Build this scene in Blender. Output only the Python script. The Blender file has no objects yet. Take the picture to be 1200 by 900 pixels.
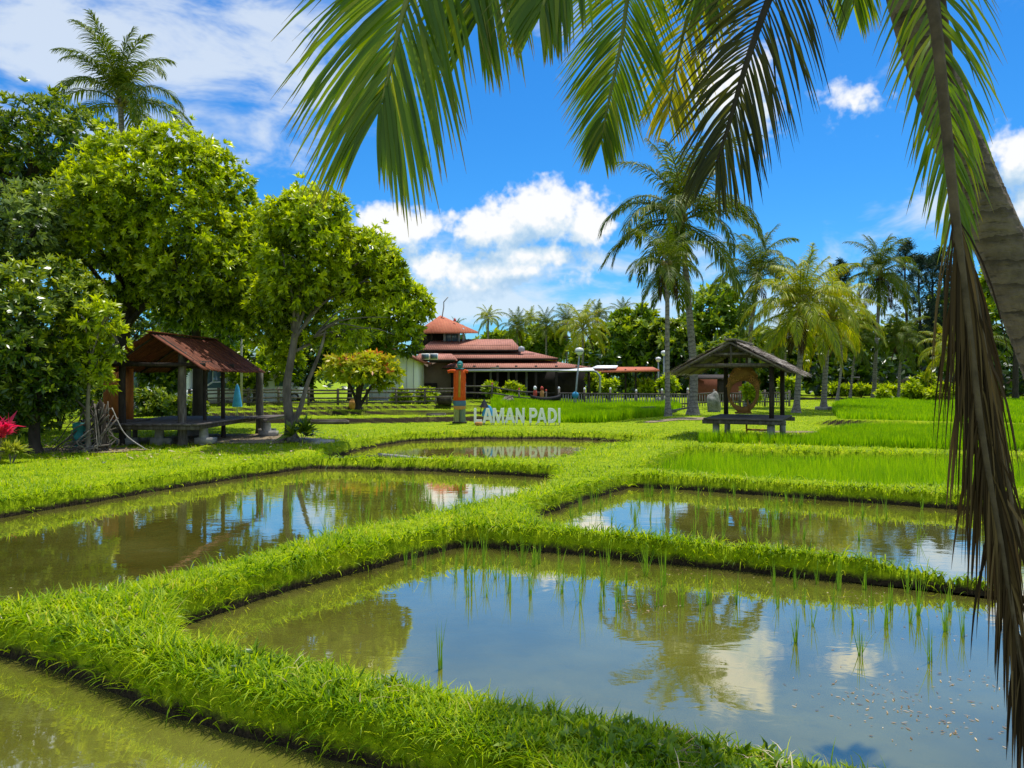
import bpy, bmesh, math, random
import numpy as np
from mathutils import Vector, Matrix

PI = math.pi
sc = bpy.context.scene
COL = sc.collection
H = 1.8           # eye height above the lawn
F = 900.0
HZ = 445.0
WATER = -0.25
RNG = np.random.default_rng(7)
random.seed(7)

def P(px, py, Y):
    """world point at depth Y along a viewing direction"""
    return np.array([(px - 600) / F * Y, Y, H + (HZ - py) / F * Y])
def X(px, Y): return (px - 600) / F * Y
def ZZ(py, Y): return H + (HZ - py) / F * Y

def srgb(r, g, b):
    f = lambda c: c / 12.92 if c <= 0.04045 else ((c + 0.055) / 1.055) ** 2.4
    return (f(r / 255), f(g / 255), f(b / 255), 1)

# ------------------------------------------------------------------ materials
class NT:
    def __init__(s, nt): s.nt = nt
    def n(s, t, **k):
        o = s.nt.nodes.new(t)
        for a, v in k.items(): setattr(o, a, v)
        return o
    def l(s, a, b): s.nt.links.new(a, b)
    def put(s, sock, v):
        if v is None: return
        if isinstance(v, bpy.types.NodeSocket): s.l(v, sock)
        else: sock.default_value = v
    def m(s, op, a, b=None, c=None, clamp=False):
        o = s.n('ShaderNodeMath', operation=op); o.use_clamp = clamp
        s.put(o.inputs[0], a); s.put(o.inputs[1], b)
        if c is not None: s.put(o.inputs[2], c)
        return o.outputs[0]
    def vm(s, op, a, b=None):
        o = s.n('ShaderNodeVectorMath', operation=op)
        s.put(o.inputs[0], a); s.put(o.inputs[1], b)
        return o.outputs[0]
    def noise(s, vec, scale, detail=3, rough=0.55, dist=0.0):
        o = s.n('ShaderNodeTexNoise'); s.put(o.inputs['Vector'], vec)
        o.inputs['Scale'].default_value = scale; o.inputs['Detail'].default_value = detail
        o.inputs['Roughness'].default_value = rough; o.inputs['Distortion'].default_value = dist
        return o.outputs['Fac']
    def ramp(s, fac, stops, interp='LINEAR'):
        o = s.n('ShaderNodeValToRGB'); s.put(o.inputs[0], fac); cr = o.color_ramp; cr.interpolation = interp
        while len(cr.elements) < len(stops): cr.elements.new(0.5)
        for e, (p, c) in zip(cr.elements, stops):
            e.position = p; e.color = c if len(c) == 4 else (*c, 1)
        return o.outputs[0]
    def mix(s, fac, a, b, blend='MIX'):
        o = s.n('ShaderNodeMix', data_type='RGBA', blend_type=blend); o.clamp_factor = True
        s.put(o.inputs[0], fac); s.put(o.inputs[6], a); s.put(o.inputs[7], b)
        return o.outputs[2]
    def sstep(s, x, a, b):
        o = s.n('ShaderNodeMapRange', interpolation_type='SMOOTHSTEP')
        s.put(o.inputs[0], x); o.inputs[1].default_value = a; o.inputs[2].default_value = b
        return o.outputs[0]
    def bump(s, h, strength, dist, normal=None):
        o = s.n('ShaderNodeBump'); o.inputs['Strength'].default_value = strength; o.inputs['Distance'].default_value = dist
        s.put(o.inputs['Height'], h)
        if normal is not None: s.l(normal, o.inputs['Normal'])
        return o.outputs[0]

def newmat(name):
    m = bpy.data.materials.new(name); m.use_nodes = True
    m.node_tree.nodes.clear()
    return m, NT(m.node_tree)
def principled(t, col, rough=0.7, bump=None, spec=0.3, metal=0.0):
    b = t.n('ShaderNodeBsdfPrincipled'); t.put(b.inputs['Base Color'], col); t.put(b.inputs['Roughness'], rough)
    b.inputs['Specular IOR Level'].default_value = spec; b.inputs['Metallic'].default_value = metal
    if bump is not None: t.l(bump, b.inputs['Normal'])
    return b.outputs[0]
def out(t, sh):
    o = t.n('ShaderNodeOutputMaterial'); t.l(sh, o.inputs[0])

def C4(c): return (c[0], c[1], c[2], 1)

def leafmat(name, stops, trans=0.35, tcol=(1.3, 1.25, 0.5), rough=0.45, spec=0.35, patch=0.0, pscale=0.8, tip=None):
    """leaf lamina: per-leaf colour from attribute v, light passes through"""
    m, t = newmat(name)
    a = t.n('ShaderNodeAttribute', attribute_name='v').outputs['Fac']
    if patch:
        g = t.n('ShaderNodeNewGeometry').outputs['Position']
        nz = t.noise(g, pscale, 3)
        a = t.m('ADD', a, t.m('MULTIPLY', t.m('SUBTRACT', nz, 0.5), patch), clamp=True)
    c = t.ramp(a, [(p, C4(q)) for p, q in stops])
    if tip is not None:
        tt = t.n('ShaderNodeAttribute', attribute_name='t').outputs['Fac']
        c = t.mix(t.sstep(tt, tip[1], 1.0), c, C4(tip[0]))
    tc = t.mix(1.0, c, (*tcol, 1), 'MULTIPLY')
    p = principled(t, c, rough, spec=spec)
    tr = t.n('ShaderNodeBsdfTranslucent'); t.l(tc, tr.inputs[0])
    mx = t.n('ShaderNodeMixShader'); mx.inputs[0].default_value = trans
    t.l(p, mx.inputs[1]); t.l(tr.outputs[0], mx.inputs[2]); out(t, mx.outputs[0])
    return m

def mottled(name, c1, c2, scale=6, rough=0.8, bump=0.3, bscale=30, stretch=(1, 1, 1), spec=0.25, bdist=0.02, c3=None, metal=0.0):
    m, t = newmat(name)
    tc = t.n('ShaderNodeTexCoord').outputs['Object']
    mp = t.n('ShaderNodeMapping'); t.l(tc, mp.inputs[0]); mp.inputs['Scale'].default_value = stretch
    v = mp.outputs[0]
    n1 = t.noise(v, scale, 5, 0.62)
    c = t.ramp(n1, [(0.3, C4(c1)), (0.7, C4(c2))])
    if c3 is not None:
        n3 = t.noise(v, scale * 0.35, 4, 0.6)
        c = t.mix(t.sstep(n3, 0.52, 0.68), c, C4(c3))
    bp = t.bump(t.noise(v, bscale, 4, 0.6), bump, bdist)
    out(t, principled(t, c, rough, bp, spec, metal)); return m

# ------------------------------------------------------------------ meshes
def mk(name, V, faces, mats, parent=None, v=None, tt=None, smooth=False, midx=None):
    V = np.asarray(V, dtype=np.float32).reshape(-1, 3)
    me = bpy.data.meshes.new(name)
    me.vertices.add(len(V)); me.vertices.foreach_set('co', V.ravel())
    if not isinstance(faces, list): faces = [faces]
    faces = [np.asarray(f, dtype=np.int32) for f in faces if len(f)]
    loops = np.concatenate([f.ravel() for f in faces])
    tot = np.concatenate([np.full(len(f), f.shape[1], dtype=np.int32) for f in faces])
    start = np.concatenate([[0], np.cumsum(tot)[:-1]]).astype(np.int32)
    me.loops.add(len(loops)); me.loops.foreach_set('vertex_index', loops)
    me.polygons.add(len(tot)); me.polygons.foreach_set('loop_start', start)
    try: me.polygons.foreach_set('loop_total', tot)
    except Exception: pass
    if v is not None:
        a = me.attributes.new('v', 'FLOAT', 'POINT'); a.data.foreach_set('value', np.asarray(v, dtype=np.float32))
    if tt is not None:
        a = me.attributes.new('t', 'FLOAT', 'POINT'); a.data.foreach_set('value', np.asarray(tt, dtype=np.float32))
    me.update(calc_edges=True)
    if not isinstance(mats, (list, tuple)): mats = [mats]
    for mt in mats: me.materials.append(mt)
    if midx is not None: me.polygons.foreach_set('material_index', np.asarray(midx, dtype=np.int32))
    if smooth: me.polygons.foreach_set('use_smooth', np.ones(len(tot), dtype=bool))
    me.validate()
    o = bpy.data.objects.new(name, me); COL.objects.link(o)
    if parent is not None: o.parent = parent
    return o

def tag(o, label=None, cat=None, group=None, kind=None):
    if label: o['label'] = label
    if cat: o['category'] = cat
    if group: o['group'] = group
    if kind: o['kind'] = kind
    return o
def thing(name, label, cat, loc=(0, 0, 0), rz=0.0, group=None):
    o = bpy.data.objects.new(name, None); COL.objects.link(o)
    o.location = loc; o.rotation_euler = (0, 0, rz); o.empty_display_size = 0.2
    return tag(o, label, cat, group)
def copy_tree(o, parent=None):
    c = o.copy(); COL.objects.link(c); c.parent = parent
    for ch in list(o.children): copy_tree(ch, c)
    return c

class MB:
    """collects boxes, tubes, lathes, prisms into one mesh"""
    def __init__(s): s.V = []; s.Q = []; s.T = []; s.n = 0; s.N = []
    def add(s, V, Q=(), T=(), N=()):
        b = s.n; V = np.asarray(V, dtype=float).reshape(-1, 3); s.V.append(V); s.n += len(V)
        for q in Q: s.Q.append([i + b for i in q])
        for q in T: s.T.append([i + b for i in q])
        return s
    def box(s, c, size, rz=0.0, M=None, jit=0.0):
        x, y, z = [d / 2 for d in size]
        V = np.array([(-x, -y, -z), (x, -y, -z), (x, y, -z), (-x, y, -z), (-x, -y, z), (x, -y, z), (x, y, z), (-x, y, z)])
        if jit: V = V + RNG.normal(0, jit, V.shape)
        if M is not None: V = V @ np.array(M.to_3x3()).T
        if rz:
            a, b = math.cos(rz), math.sin(rz)
            V = np.stack([V[:, 0] * a - V[:, 1] * b, V[:, 0] * b + V[:, 1] * a, V[:, 2]], 1)
        return s.add(V + np.array(c), [(0, 3, 2, 1), (4, 5, 6, 7), (0, 1, 5, 4), (1, 2, 6, 5), (2, 3, 7, 6), (3, 0, 4, 7)])
    def beam(s, a, b, w, h, up=(0, 0, 1)):
        a = Vector(a); b = Vector(b); d = b - a; L = d.length; d.normalize()
        u = Vector(up); sd = d.cross(u)
        if sd.length < 1e-4: sd = d.cross(Vector((1, 0, 0)))
        sd.normalize(); u = sd.cross(d)
        M = Matrix((sd, d, u)).transposed()
        return s.box(np.array((a + b) / 2), (w, L, h), M=M)
    def tube(s, pts, r, sides=8, cap=True):
        pts = np.asarray(pts, dtype=float); n = len(pts)
        r = np.full(n, r) if np.isscalar(r) else np.asarray(r)
        V = tube_verts(pts, r, sides)
        Q = [(i * sides + j, i * sides + (j + 1) % sides, (i + 1) * sides + (j + 1) % sides, (i + 1) * sides + j) for i in range(n - 1) for j in range(sides)]
        s.add(V, Q)
        if cap:
            b = s.n - len(V)
            for ring, c in ((0, pts[0]), (n - 1, pts[-1])):
                k = s.n; s.V.append(np.array([c])); s.n += 1
                for j in range(sides):
                    a0, a1 = b + ring * sides + j, b + ring * sides + (j + 1) % sides
                    s.T.append([k, a1, a0] if ring == 0 else [k, a0, a1])
        return s
    def lathe(s, prof, c, sides=16, sx=1, sy=1):
        V = []
        for r, z in prof:
            for j in range(sides):
                a = 2 * PI * j / sides; V.append((c[0] + r * sx * math.cos(a), c[1] + r * sy * math.sin(a), c[2] + z))
        n = len(prof)
        return s.add(V, [(i * sides + j, i * sides + (j + 1) % sides, (i + 1) * sides + (j + 1) % sides, (i + 1) * sides + j) for i in range(n - 1) for j in range(sides)])
    def slab(s, quad, th):
        """four corner points of the top surface, thickness downwards"""
        q = np.asarray(quad, dtype=float); nrm = np.cross(q[1] - q[0], q[3] - q[0]); nrm /= np.linalg.norm(nrm)
        if nrm[2] < 0: nrm = -nrm
        V = np.concatenate([q, q - nrm * th])
        return s.add(V, [(0, 1, 2, 3), (7, 6, 5, 4), (0, 4, 5, 1), (1, 5, 6, 2), (2, 6, 7, 3), (3, 7, 4, 0)])
    def build(s, name, mat, parent=None, smooth=False):
        V = np.concatenate(s.V); f = []
        if s.Q: f.append(np.array(s.Q))
        if s.T: f.append(np.array(s.T))
        return mk(name, V, f, mat, parent, smooth=smooth)

def tube_verts(pts, r, sides):
    n = len(pts); tan = np.gradient(pts, axis=0); tan /= np.linalg.norm(tan, axis=1)[:, None] + 1e-9
    up = np.array([1.0, 0, 0]) if abs(tan[0][2]) > 0.8 else np.array([0, 0, 1.0])
    V = []
    u = np.cross(tan[0], up); u /= np.linalg.norm(u)
    for i in range(n):
        u = u - tan[i] * np.dot(u, tan[i]); u /= np.linalg.norm(u) + 1e-9
        w = np.cross(tan[i], u)
        a = np.arange(sides) * 2 * PI / sides
        V.append(pts[i] + r[i] * (np.cos(a)[:, None] * u + np.sin(a)[:, None] * w))
    return np.concatenate(V)

def smooth_path(ctrl, n):
    """Catmull-Rom through control points"""
    c = np.asarray(ctrl, dtype=float); c = np.vstack([2 * c[0] - c[1], c, 2 * c[-1] - c[-2]])
    seg = len(c) - 3; o = []
    for i in np.linspace(0, seg - 1e-6, n):
        k = int(i); t = i - k; p0, p1, p2, p3 = c[k:k + 4]
        o.append(0.5 * ((2 * p1) + (-p0 + p2) * t + (2 * p0 - 5 * p1 + 4 * p2 - p3) * t * t + (-p0 + 3 * p1 - 3 * p2 + p3) * t ** 3))
    return np.array(o)

def nrm(a): return a / (np.linalg.norm(a, axis=-1, keepdims=True) + 1e-9)

def ribbons(base, d, w, length, width, droop, segs=3, prof=None, fold=0.0):
    """curved tapering blades; returns V, quads, t along the blade"""
    base = np.asarray(base, float); M = len(base); d = nrm(np.asarray(d, float)); w = np.asarray(w, float)
    length = np.broadcast_to(length, M)[:, None]; width = np.broadcast_to(width, M)[:, None]; droop = np.broadcast_to(droop, M)[:, None]
    if prof is None: prof = [1 - (i / segs) ** 1.6 * 0.92 for i in range(segs + 1)]
    p = base.copy(); rows = []; ts = []
    for i in range(segs + 1):
        w = nrm(w - d * np.sum(w * d, 1, keepdims=True))
        hw = w * width * 0.5 * prof[i]
        rows.append(np.stack([p - hw, p + hw], 1)); ts.append(np.full((M, 2), i / segs))
        p = p + d * length / segs
        d = nrm(d + np.array([0, 0, -1.0]) * droop / segs)
    V = np.stack(rows, 1)                      # M, segs+1, 2, 3
    idx = np.arange(M)[:, None] * (2 * (segs + 1)) + (np.arange(segs) * 2)[None, :]
    Q = np.stack([idx, idx + 1, idx + 3, idx + 2], -1).reshape(-1, 4)
    return V.reshape(-1, 3), Q, np.stack(ts, 1).reshape(-1)
def rep(v, segs): return np.repeat(v, 2 * (segs + 1))

class RB:
    """accumulates ribbons into one mesh"""
    def __init__(s): s.V = []; s.Q = []; s.v = []; s.t = []; s.n = 0
    def add(s, R, v, segs):
        V, Q, t = R; s.V.append(V); s.Q.append(Q + s.n); s.n += len(V); s.v.append(rep(v, segs)); s.t.append(t)
    def raw(s, V, Q, v=0.5, t=0.0):
        V = np.asarray(V); s.V.append(V); s.Q.append(np.asarray(Q) + s.n); s.n += len(V)
        s.v.append(np.full(len(V), v)); s.t.append(np.full(len(V), t))
    def build(s, name, mat, parent=None, smooth=False):
        return mk(name, np.concatenate(s.V), np.concatenate(s.Q), mat, parent, np.concatenate(s.v), np.concatenate(s.t), smooth)

def tubeQ(n, sides):
    return np.array([(i * sides + j, i * sides + (j + 1) % sides, (i + 1) * sides + (j + 1) % sides, (i + 1) * sides + j) for i in range(n - 1) for j in range(sides)])

def leaf_clusters(rb, C, axis, per, L, Wd, spread=(0.5, 1.35), droop=(0.2, 0.9), v0=None, prof=(0.25, 1, 0.08)):
    """rosettes of leaves: C centres, axis outward"""
    n = len(C); C = np.repeat(C, per, 0); A = nrm(np.repeat(axis, per, 0)); m = len(C)
    r = RNG.normal(size=(m, 3)); pr = nrm(r - A * np.sum(r * A, 1, keepdims=True))
    th = RNG.uniform(*spread, m)[:, None]
    d = A * np.cos(th) + pr * np.sin(th); w = np.cross(A, pr)
    w = nrm(w + 0.35 * RNG.normal(size=(m, 3)))
    v = np.clip((np.repeat(v0, per) if v0 is not None else 0.5) + RNG.normal(0, 0.16, m), 0, 1)
    cs = np.repeat(RNG.uniform(0.65, 1.25, n), per)
    R = ribbons(C, d, w, RNG.uniform(*L, m) * cs, RNG.uniform(*Wd, m) * cs, RNG.uniform(*droop, m), 2, list(prof))
    rb.add(R, v, 2)
# ------------------------------------------------------------------ material set
GRASS = leafmat('grass_blade', [(0.0, (0.05, 0.13, 0.002)), (0.25, (0.15, 0.29, 0.002)), (0.5, (0.30, 0.44, 0.002)), (0.8, (0.48, 0.58, 0.005)), (0.97, (0.62, 0.64, 0.06)), (1.0, (0.60, 0.50, 0.20))], 0.5, (1.35, 1.3, 0.3), 0.5, 0.22, patch=0.95, pscale=1.1)
RICE = leafmat('rice_blade', [(0.0, (0.10, 0.24, 0.002)), (0.5, (0.25, 0.46, 0.003)), (1.0, (0.46, 0.62, 0.006))], 0.55, (1.35, 1.3, 0.4), 0.5, 0.2, patch=0.95, pscale=0.45)
SEED = leafmat('seedling_blade', [(0.0, (0.07, 0.19, 0.006)), (1.0, (0.24, 0.42, 0.02))], 0.45)
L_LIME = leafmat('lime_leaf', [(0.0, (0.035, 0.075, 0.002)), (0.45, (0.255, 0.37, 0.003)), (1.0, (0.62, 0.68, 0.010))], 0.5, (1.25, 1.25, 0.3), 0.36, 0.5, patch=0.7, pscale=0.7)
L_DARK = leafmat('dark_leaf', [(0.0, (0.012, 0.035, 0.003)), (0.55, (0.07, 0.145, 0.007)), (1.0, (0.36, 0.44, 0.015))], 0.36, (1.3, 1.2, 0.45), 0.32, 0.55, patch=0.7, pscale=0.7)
L_GREY = leafmat('grey_leaf', [(0.0, (0.03, 0.06, 0.012)), (0.6, (0.12, 0.19, 0.03)), (1.0, (0.32, 0.40, 0.08))], 0.34, (1.2, 1.2, 0.6), 0.35, 0.5, patch=0.5)
L_MID = leafmat('mid_leaf', [(0.0, (0.022, 0.07, 0.003)), (0.6, (0.16, 0.29, 0.005)), (1.0, (0.40, 0.50, 0.015))], 0.42, (1.35, 1.2, 0.4), 0.38, 0.45, patch=0.6, pscale=0.35)
L_FLOWER = leafmat('flowering_leaf', [(0.0, (0.10, 0.17, 0.006)), (0.4, (0.36, 0.44, 0.010)), (0.78, (0.58, 0.56, 0.02)), (0.93, (0.60, 0.42, 0.04)), (1.0, (0.60, 0.16, 0.05))], 0.42)
L_PINE = leafmat('casuarina_needle', [(0.0, (0.012, 0.035, 0.020)), (1.0, (0.055, 0.10, 0.05))], 0.2, (1, 1, 0.7), 0.6, 0.2)
L_TI = leafmat('magenta_leaf', [(0.0, (0.40, 0.01, 0.05)), (0.7, (0.80, 0.03, 0.16)), (1.0, (0.9, 0.2, 0.35))], 0.5, (1.3, 0.7, 0.8), 0.3, 0.5)
L_TI2 = leafmat('striped_yellow_leaf', [(0.0, (0.10, 0.2, 0.01)), (1.0, (0.5, 0.5, 0.06))], 0.35)
PF = leafmat('palm_leaflet', [(0.0, (0.026, 0.062, 0.004)), (0.6, (0.11, 0.17, 0.008)), (1.0, (0.28, 0.32, 0.02))], 0.38, (1.4, 1.3, 0.35), 0.5, 0.15, tip=((0.27, 0.24, 0.03), 0.75))
PFY = leafmat('yellow_palm_leaflet', [(0.0, (0.10, 0.17, 0.004)), (0.6, (0.34, 0.40, 0.008)), (1.0, (0.60, 0.54, 0.03))], 0.42, (1.4, 1.3, 0.4), 0.45, 0.3, tip=((0.52, 0.36, 0.02), 0.7))
PFD = leafmat('dry_palm_leaflet', [(0.0, (0.025, 0.015, 0.008)), (0.6, (0.075, 0.044, 0.020)), (1.0, (0.17, 0.11, 0.05))], 0.18, (1.2, 1.0, 0.7), 0.7, 0.15)
PNEAR = leafmat('near_palm_leaflet', [(0.0, (0.05, 0.12, 0.004)), (0.6, (0.15, 0.25, 0.006)), (1.0, (0.34, 0.36, 0.015))], 0.55, (1.5, 1.4, 0.3), 0.33, 0.5, tip=((0.22, 0.18, 0.03), 0.8))
PNEARY = leafmat('near_yellow_leaflet', [(0.0, (0.18, 0.24, 0.008)), (0.6, (0.45, 0.42, 0.012)), (1.0, (0.65, 0.52, 0.03))], 0.55, (1.4, 1.3, 0.4), 0.35, 0.5, tip=((0.4, 0.27, 0.05), 0.75))
PNEARB = leafmat('near_browned_shaded_leaflet', [(0.0, (0.02, 0.03, 0.006)), (0.55, (0.06, 0.065, 0.012)), (1.0, (0.16, 0.17, 0.02))], 0.42, (1.4, 1.2, 0.4), 0.5, 0.3)  # browned leaflet, darkened further so its colour carries the frond's shade
DEADL = leafmat('fallen_leaf', [(0.0, (0.12, 0.07, 0.03)), (0.6, (0.36, 0.24, 0.10)), (1.0, (0.65, 0.55, 0.38))], 0.15)

BARK = mottled('bark', (0.09, 0.078, 0.06), (0.28, 0.25, 0.20), 5, 0.9, 0.6, 25, (1, 1, 0.4), c3=(0.22, 0.21, 0.18))
DARKBARK = mottled('dark_bark', (0.02, 0.016, 0.012), (0.07, 0.056, 0.042), 5, 0.9, 0.6, 25, (1, 1, 0.4))
BARK2 = mottled('grey_brown_bark', (0.05, 0.042, 0.033), (0.20, 0.175, 0.14), 5, 0.9, 0.7, 22, (1, 1, 0.4), c3=(0.25, 0.235, 0.2))
WOOD = mottled('grey_timber', (0.055, 0.045, 0.036), (0.16, 0.135, 0.11), 4, 0.85, 0.4, 30, (6, 6, 1), c3=(0.2, 0.18, 0.15))
DWOOD = mottled('dark_timber', (0.018, 0.014, 0.011), (0.06, 0.046, 0.036), 4, 0.85, 0.4, 30, (4, 4, 1))
PLANK = mottled('weathered_plank', (0.07, 0.058, 0.05), (0.19, 0.165, 0.145), 3, 0.85, 0.4, 25, (1, 8, 1))
CONC = mottled('concrete', (0.22, 0.21, 0.19), (0.42, 0.40, 0.36), 3, 0.9, 0.3, 40, c3=(0.12, 0.115, 0.09))
WHITE = mottled('white_paint', (0.88, 0.89, 0.89), (0.94, 0.94, 0.93), 2, 0.6, 0.05, 40)
WALLW = mottled('white_wall', (0.80, 0.82, 0.86), (0.88, 0.90, 0.93), 1.2, 0.8, 0.1, 30)
BEIGE = mottled('beige_wall', (0.20, 0.15, 0.11), (0.27, 0.21, 0.16), 1.5, 0.8, 0.1, 30)
ORANGEW = mottled('orange_panel', (0.36, 0.11, 0.025), (0.55, 0.19, 0.045), 2.5, 0.75, 0.15, 30, (3, 3, 1), c3=(0.30, 0.09, 0.03))
INK = mottled('shaded_interior', (0.012, 0.011, 0.010), (0.035, 0.030, 0.026), 2, 0.9, 0.1)  # near-black colour stands in for the shade inside the restaurant
BLUEP = mottled('blue_cloth', (0.03, 0.22, 0.46), (0.08, 0.38, 0.62), 6, 0.8, 0.3, 20)
TEAL = mottled('teal_paint', (0.02, 0.18, 0.19), (0.05, 0.30, 0.30), 5, 0.6, 0.2, 20)
REDC = mottled('orange_cloth', (0.52, 0.055, 0.008), (0.72, 0.12, 0.014), 5, 0.85, 0.5, 14, (3, 3, 1))
REDP = mottled('red_paint', (0.42, 0.05, 0.03), (0.60, 0.10, 0.06), 6, 0.6)
BLACK = mottled('black_paint', (0.008, 0.008, 0.009), (0.02, 0.02, 0.022), 6, 0.5)
STEEL = mottled('grey_metal', (0.28, 0.30, 0.32), (0.42, 0.44, 0.46), 6, 0.45, 0.05, 30, spec=0.5)
CLAY = mottled('clay', (0.42, 0.19, 0.05), (0.58, 0.30, 0.09), 6, 0.8)
STONE = mottled('stone', (0.14, 0.135, 0.12), (0.36, 0.35, 0.32), 5, 0.9, 0.8, 12, c3=(0.10, 0.11, 0.07), bdist=0.05)
CARVED = mottled('carved_wood', (0.20, 0.095, 0.022), (0.36, 0.19, 0.045), 7, 0.6, 0.8, 28, c3=(0.14, 0.06, 0.018))
CYAN = mottled('pale_cyan_roof', (0.30, 0.50, 0.58), (0.42, 0.60, 0.66), 3, 0.6)
PATCH = mottled('bare_earth', (0.14, 0.10, 0.055), (0.30, 0.24, 0.15), 5, 0.95, 0.6, 30)

def roofmat(name, c1, c2, c3, wavedir, scale, corr=0.6):
    m, t = newmat(name)
    tc = t.n('ShaderNodeTexCoord').outputs['Object']
    w = t.n('ShaderNodeTexWave', wave_type='BANDS', bands_direction=wavedir, wave_profile='SIN'); t.l(tc, w.inputs[0])
    w.inputs['Scale'].default_value = scale; w.inputs['Distortion'].default_value = 0.4; w.inputs['Detail'].default_value = 1
    n = t.noise(tc, 2.2, 5, 0.65); n2 = t.noise(tc, 11, 4, 0.6)
    c = t.ramp(n, [(0.3, C4(c1)), (0.62, C4(c2))]); c = t.mix(t.sstep(n2, 0.5, 0.75), c, C4(c3))
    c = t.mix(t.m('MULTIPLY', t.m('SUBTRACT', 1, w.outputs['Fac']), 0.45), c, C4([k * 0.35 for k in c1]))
    out(t, principled(t, c, 0.75, t.bump(w.outputs['Fac'], corr, 0.03), 0.25)); return m
RUST = roofmat('rusty_corrugated_iron', (0.075, 0.018, 0.008), (0.21, 0.055, 0.02), (0.30, 0.10, 0.04), 'Y', 4.0)
TILE = roofmat('red_roof_sheet', (0.32, 0.115, 0.07), (0.50, 0.20, 0.13), (0.56, 0.28, 0.20), 'X', 2.2, 0.4)
TILE2 = roofmat('orange_roof_sheet', (0.48, 0.12, 0.055), (0.60, 0.18, 0.08), (0.56, 0.22, 0.12), 'X', 2.6, 0.4)
THATCH = mottled('thatch', (0.15, 0.125, 0.10), (0.42, 0.37, 0.31), 7, 0.95, 1.0, 30, (2, 10, 10), bdist=0.05, c3=(0.20, 0.17, 0.14))

def glassmat():
    m, t = newmat('window_glass')
    out(t, principled(t, (0.10, 0.17, 0.24, 1), 0.08, spec=0.8)); return m
GLASS = glassmat()
def globe():
    m, t = newmat('milk_glass'); out(t, principled(t, (0.82, 0.82, 0.78, 1), 0.25, spec=0.5)); return m
GLOBE = globe()

def trunkmat(name, c1, c2, ring):
    m, t = newmat(name)
    tc = t.n('ShaderNodeTexCoord').outputs['Object']
    w = t.n('ShaderNodeTexWave', wave_type='BANDS', bands_direction='Z', wave_profile='SAW'); t.l(tc, w.inputs[0])
    w.inputs['Scale'].default_value = ring; w.inputs['Distortion'].default_value = 7.0; w.inputs['Detail'].default_value = 4; w.inputs['Detail Scale'].default_value = 1.4
    n = t.noise(tc, 9, 6, 0.65); n2 = t.noise(tc, 1.6, 4, 0.6)
    c = t.ramp(n, [(0.28, C4(c1)), (0.7, C4(c2))])
    c = t.mix(t.m('MULTIPLY', t.sstep(n2, 0.5, 0.75), 0.5), c, C4([k * 1.25 for k in c2]))
    c = t.mix(t.m('MULTIPLY', t.sstep(w.outputs['Fac'], 0.6, 1.0), 0.55), c, C4([k * 0.28 for k in c1]))
    mp2 = t.n('ShaderNodeMapping'); t.l(tc, mp2.inputs[0]); mp2.inputs['Scale'].default_value = (9, 9, 42)
    n5 = t.noise(mp2.outputs[0], 1.0, 4, 0.6); c = t.mix(t.m('MULTIPLY', t.sstep(n5, 0.55, 0.7), 0.6), c, C4([k * 0.35 for k in c1]))
    h = t.m('ADD', t.m('ADD', t.m('MULTIPLY', w.outputs['Fac'], -0.6), n), t.m('MULTIPLY', n5, -0.8))
    out(t, principled(t, c, 0.9, t.bump(h, 0.9, 0.03), 0.2)); return m
PTRUNK = trunkmat('palm_trunk_bark', (0.13, 0.11, 0.09), (0.36, 0.32, 0.27), 1.6)
NTRUNK = trunkmat('near_palm_bark', (0.065, 0.05, 0.037), (0.24, 0.185, 0.135), 2.3)
RACHIS = mottled('frond_stalk', (0.10, 0.13, 0.025), (0.24, 0.25, 0.06), 8, 0.5, 0.1)
DRYST = mottled('dry_stalk', (0.06, 0.042, 0.027), (0.15, 0.105, 0.068), 8, 0.8, 0.4)
NUT = mottled('coconut_husk', (0.12, 0.13, 0.02), (0.28, 0.20, 0.05), 8, 0.5)

# ------------------------------------------------------------------ ground plan
def W(px, py):
    Y = (H - WATER) * F / (py - HZ); return (X(px, Y), Y)
def G(px, py):
    Y = (H - 0.05) * F / (py - HZ) + 0.05; return (X(px, Y), Y)
def D(px, Y): return (X(px, Y), Y)

PONDS = {
 'near': [W(-700, 700), W(-250, 724), W(0, 768), W(60, 783), W(100, 798), W(200, 838), W(300, 867), W(440, 900), W(620, 960), (0.55, 2.4), (0.6, 1.3), (-6, 1.3)],
 'front': [W(205, 738), W(300, 703), W(450, 662), W(545, 640), W(700, 652), W(850, 668), W(1000, 683), W(1150, 698), W(1300, 712), (8.2, 6.5), (6.5, 2.2), (3.2, 2.55), G(1120, 922), G(1050, 902), G(900, 872), G(800, 852), G(650, 826), G(500, 800), G(350, 767), G(212, 746)],
 'left': [W(-500, 690), W(-300, 655), W(0, 607), W(100, 590), W(200, 573), W(300, 558), W(365, 549), W(420, 550), W(500, 552), W(600, 557), W(655, 561), G(640, 566), G(600, 577), G(545, 590), G(470, 605), G(400, 620), G(300, 646), G(200, 671), G(130, 688), G(0, 703), G(-300, 718), G(-600, 705)],
 'right': [W(622, 609), W(680, 588), W(740, 571), W(800, 574), W(900, 581), W(1000, 588), W(1140, 598), W(1300, 610), (14, 10.6), (12, 7.6), G(1300, 678), G(1140, 660), G(1000, 646), G(850, 632), G(700, 617), G(630, 609)],
 'sign': [D(375, 18.0), D(380, 20), D(440, 23.6), D(480, 25.6), D(560, 26.6), D(640, 26.6), D(700, 26), D(735, 25), D(768, 24), D(740, 22.3), D(690, 20.6), D(672, 18.2), D(640, 17.4), D(560, 17.7), D(450, 17.9)],
 'paddy': [D(748, 15.6), D(800, 20.4), D(900, 19.8), D(1000, 19.1), D(1140, 18.1), D(1400, 17), D(1400, 11.4), D(1140, 12.75), D(1000, 13.45), D(900, 14.15), D(850, 14.5)],
}
PONDS = {k: np.array(v) for k, v in PONDS.items()}

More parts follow.
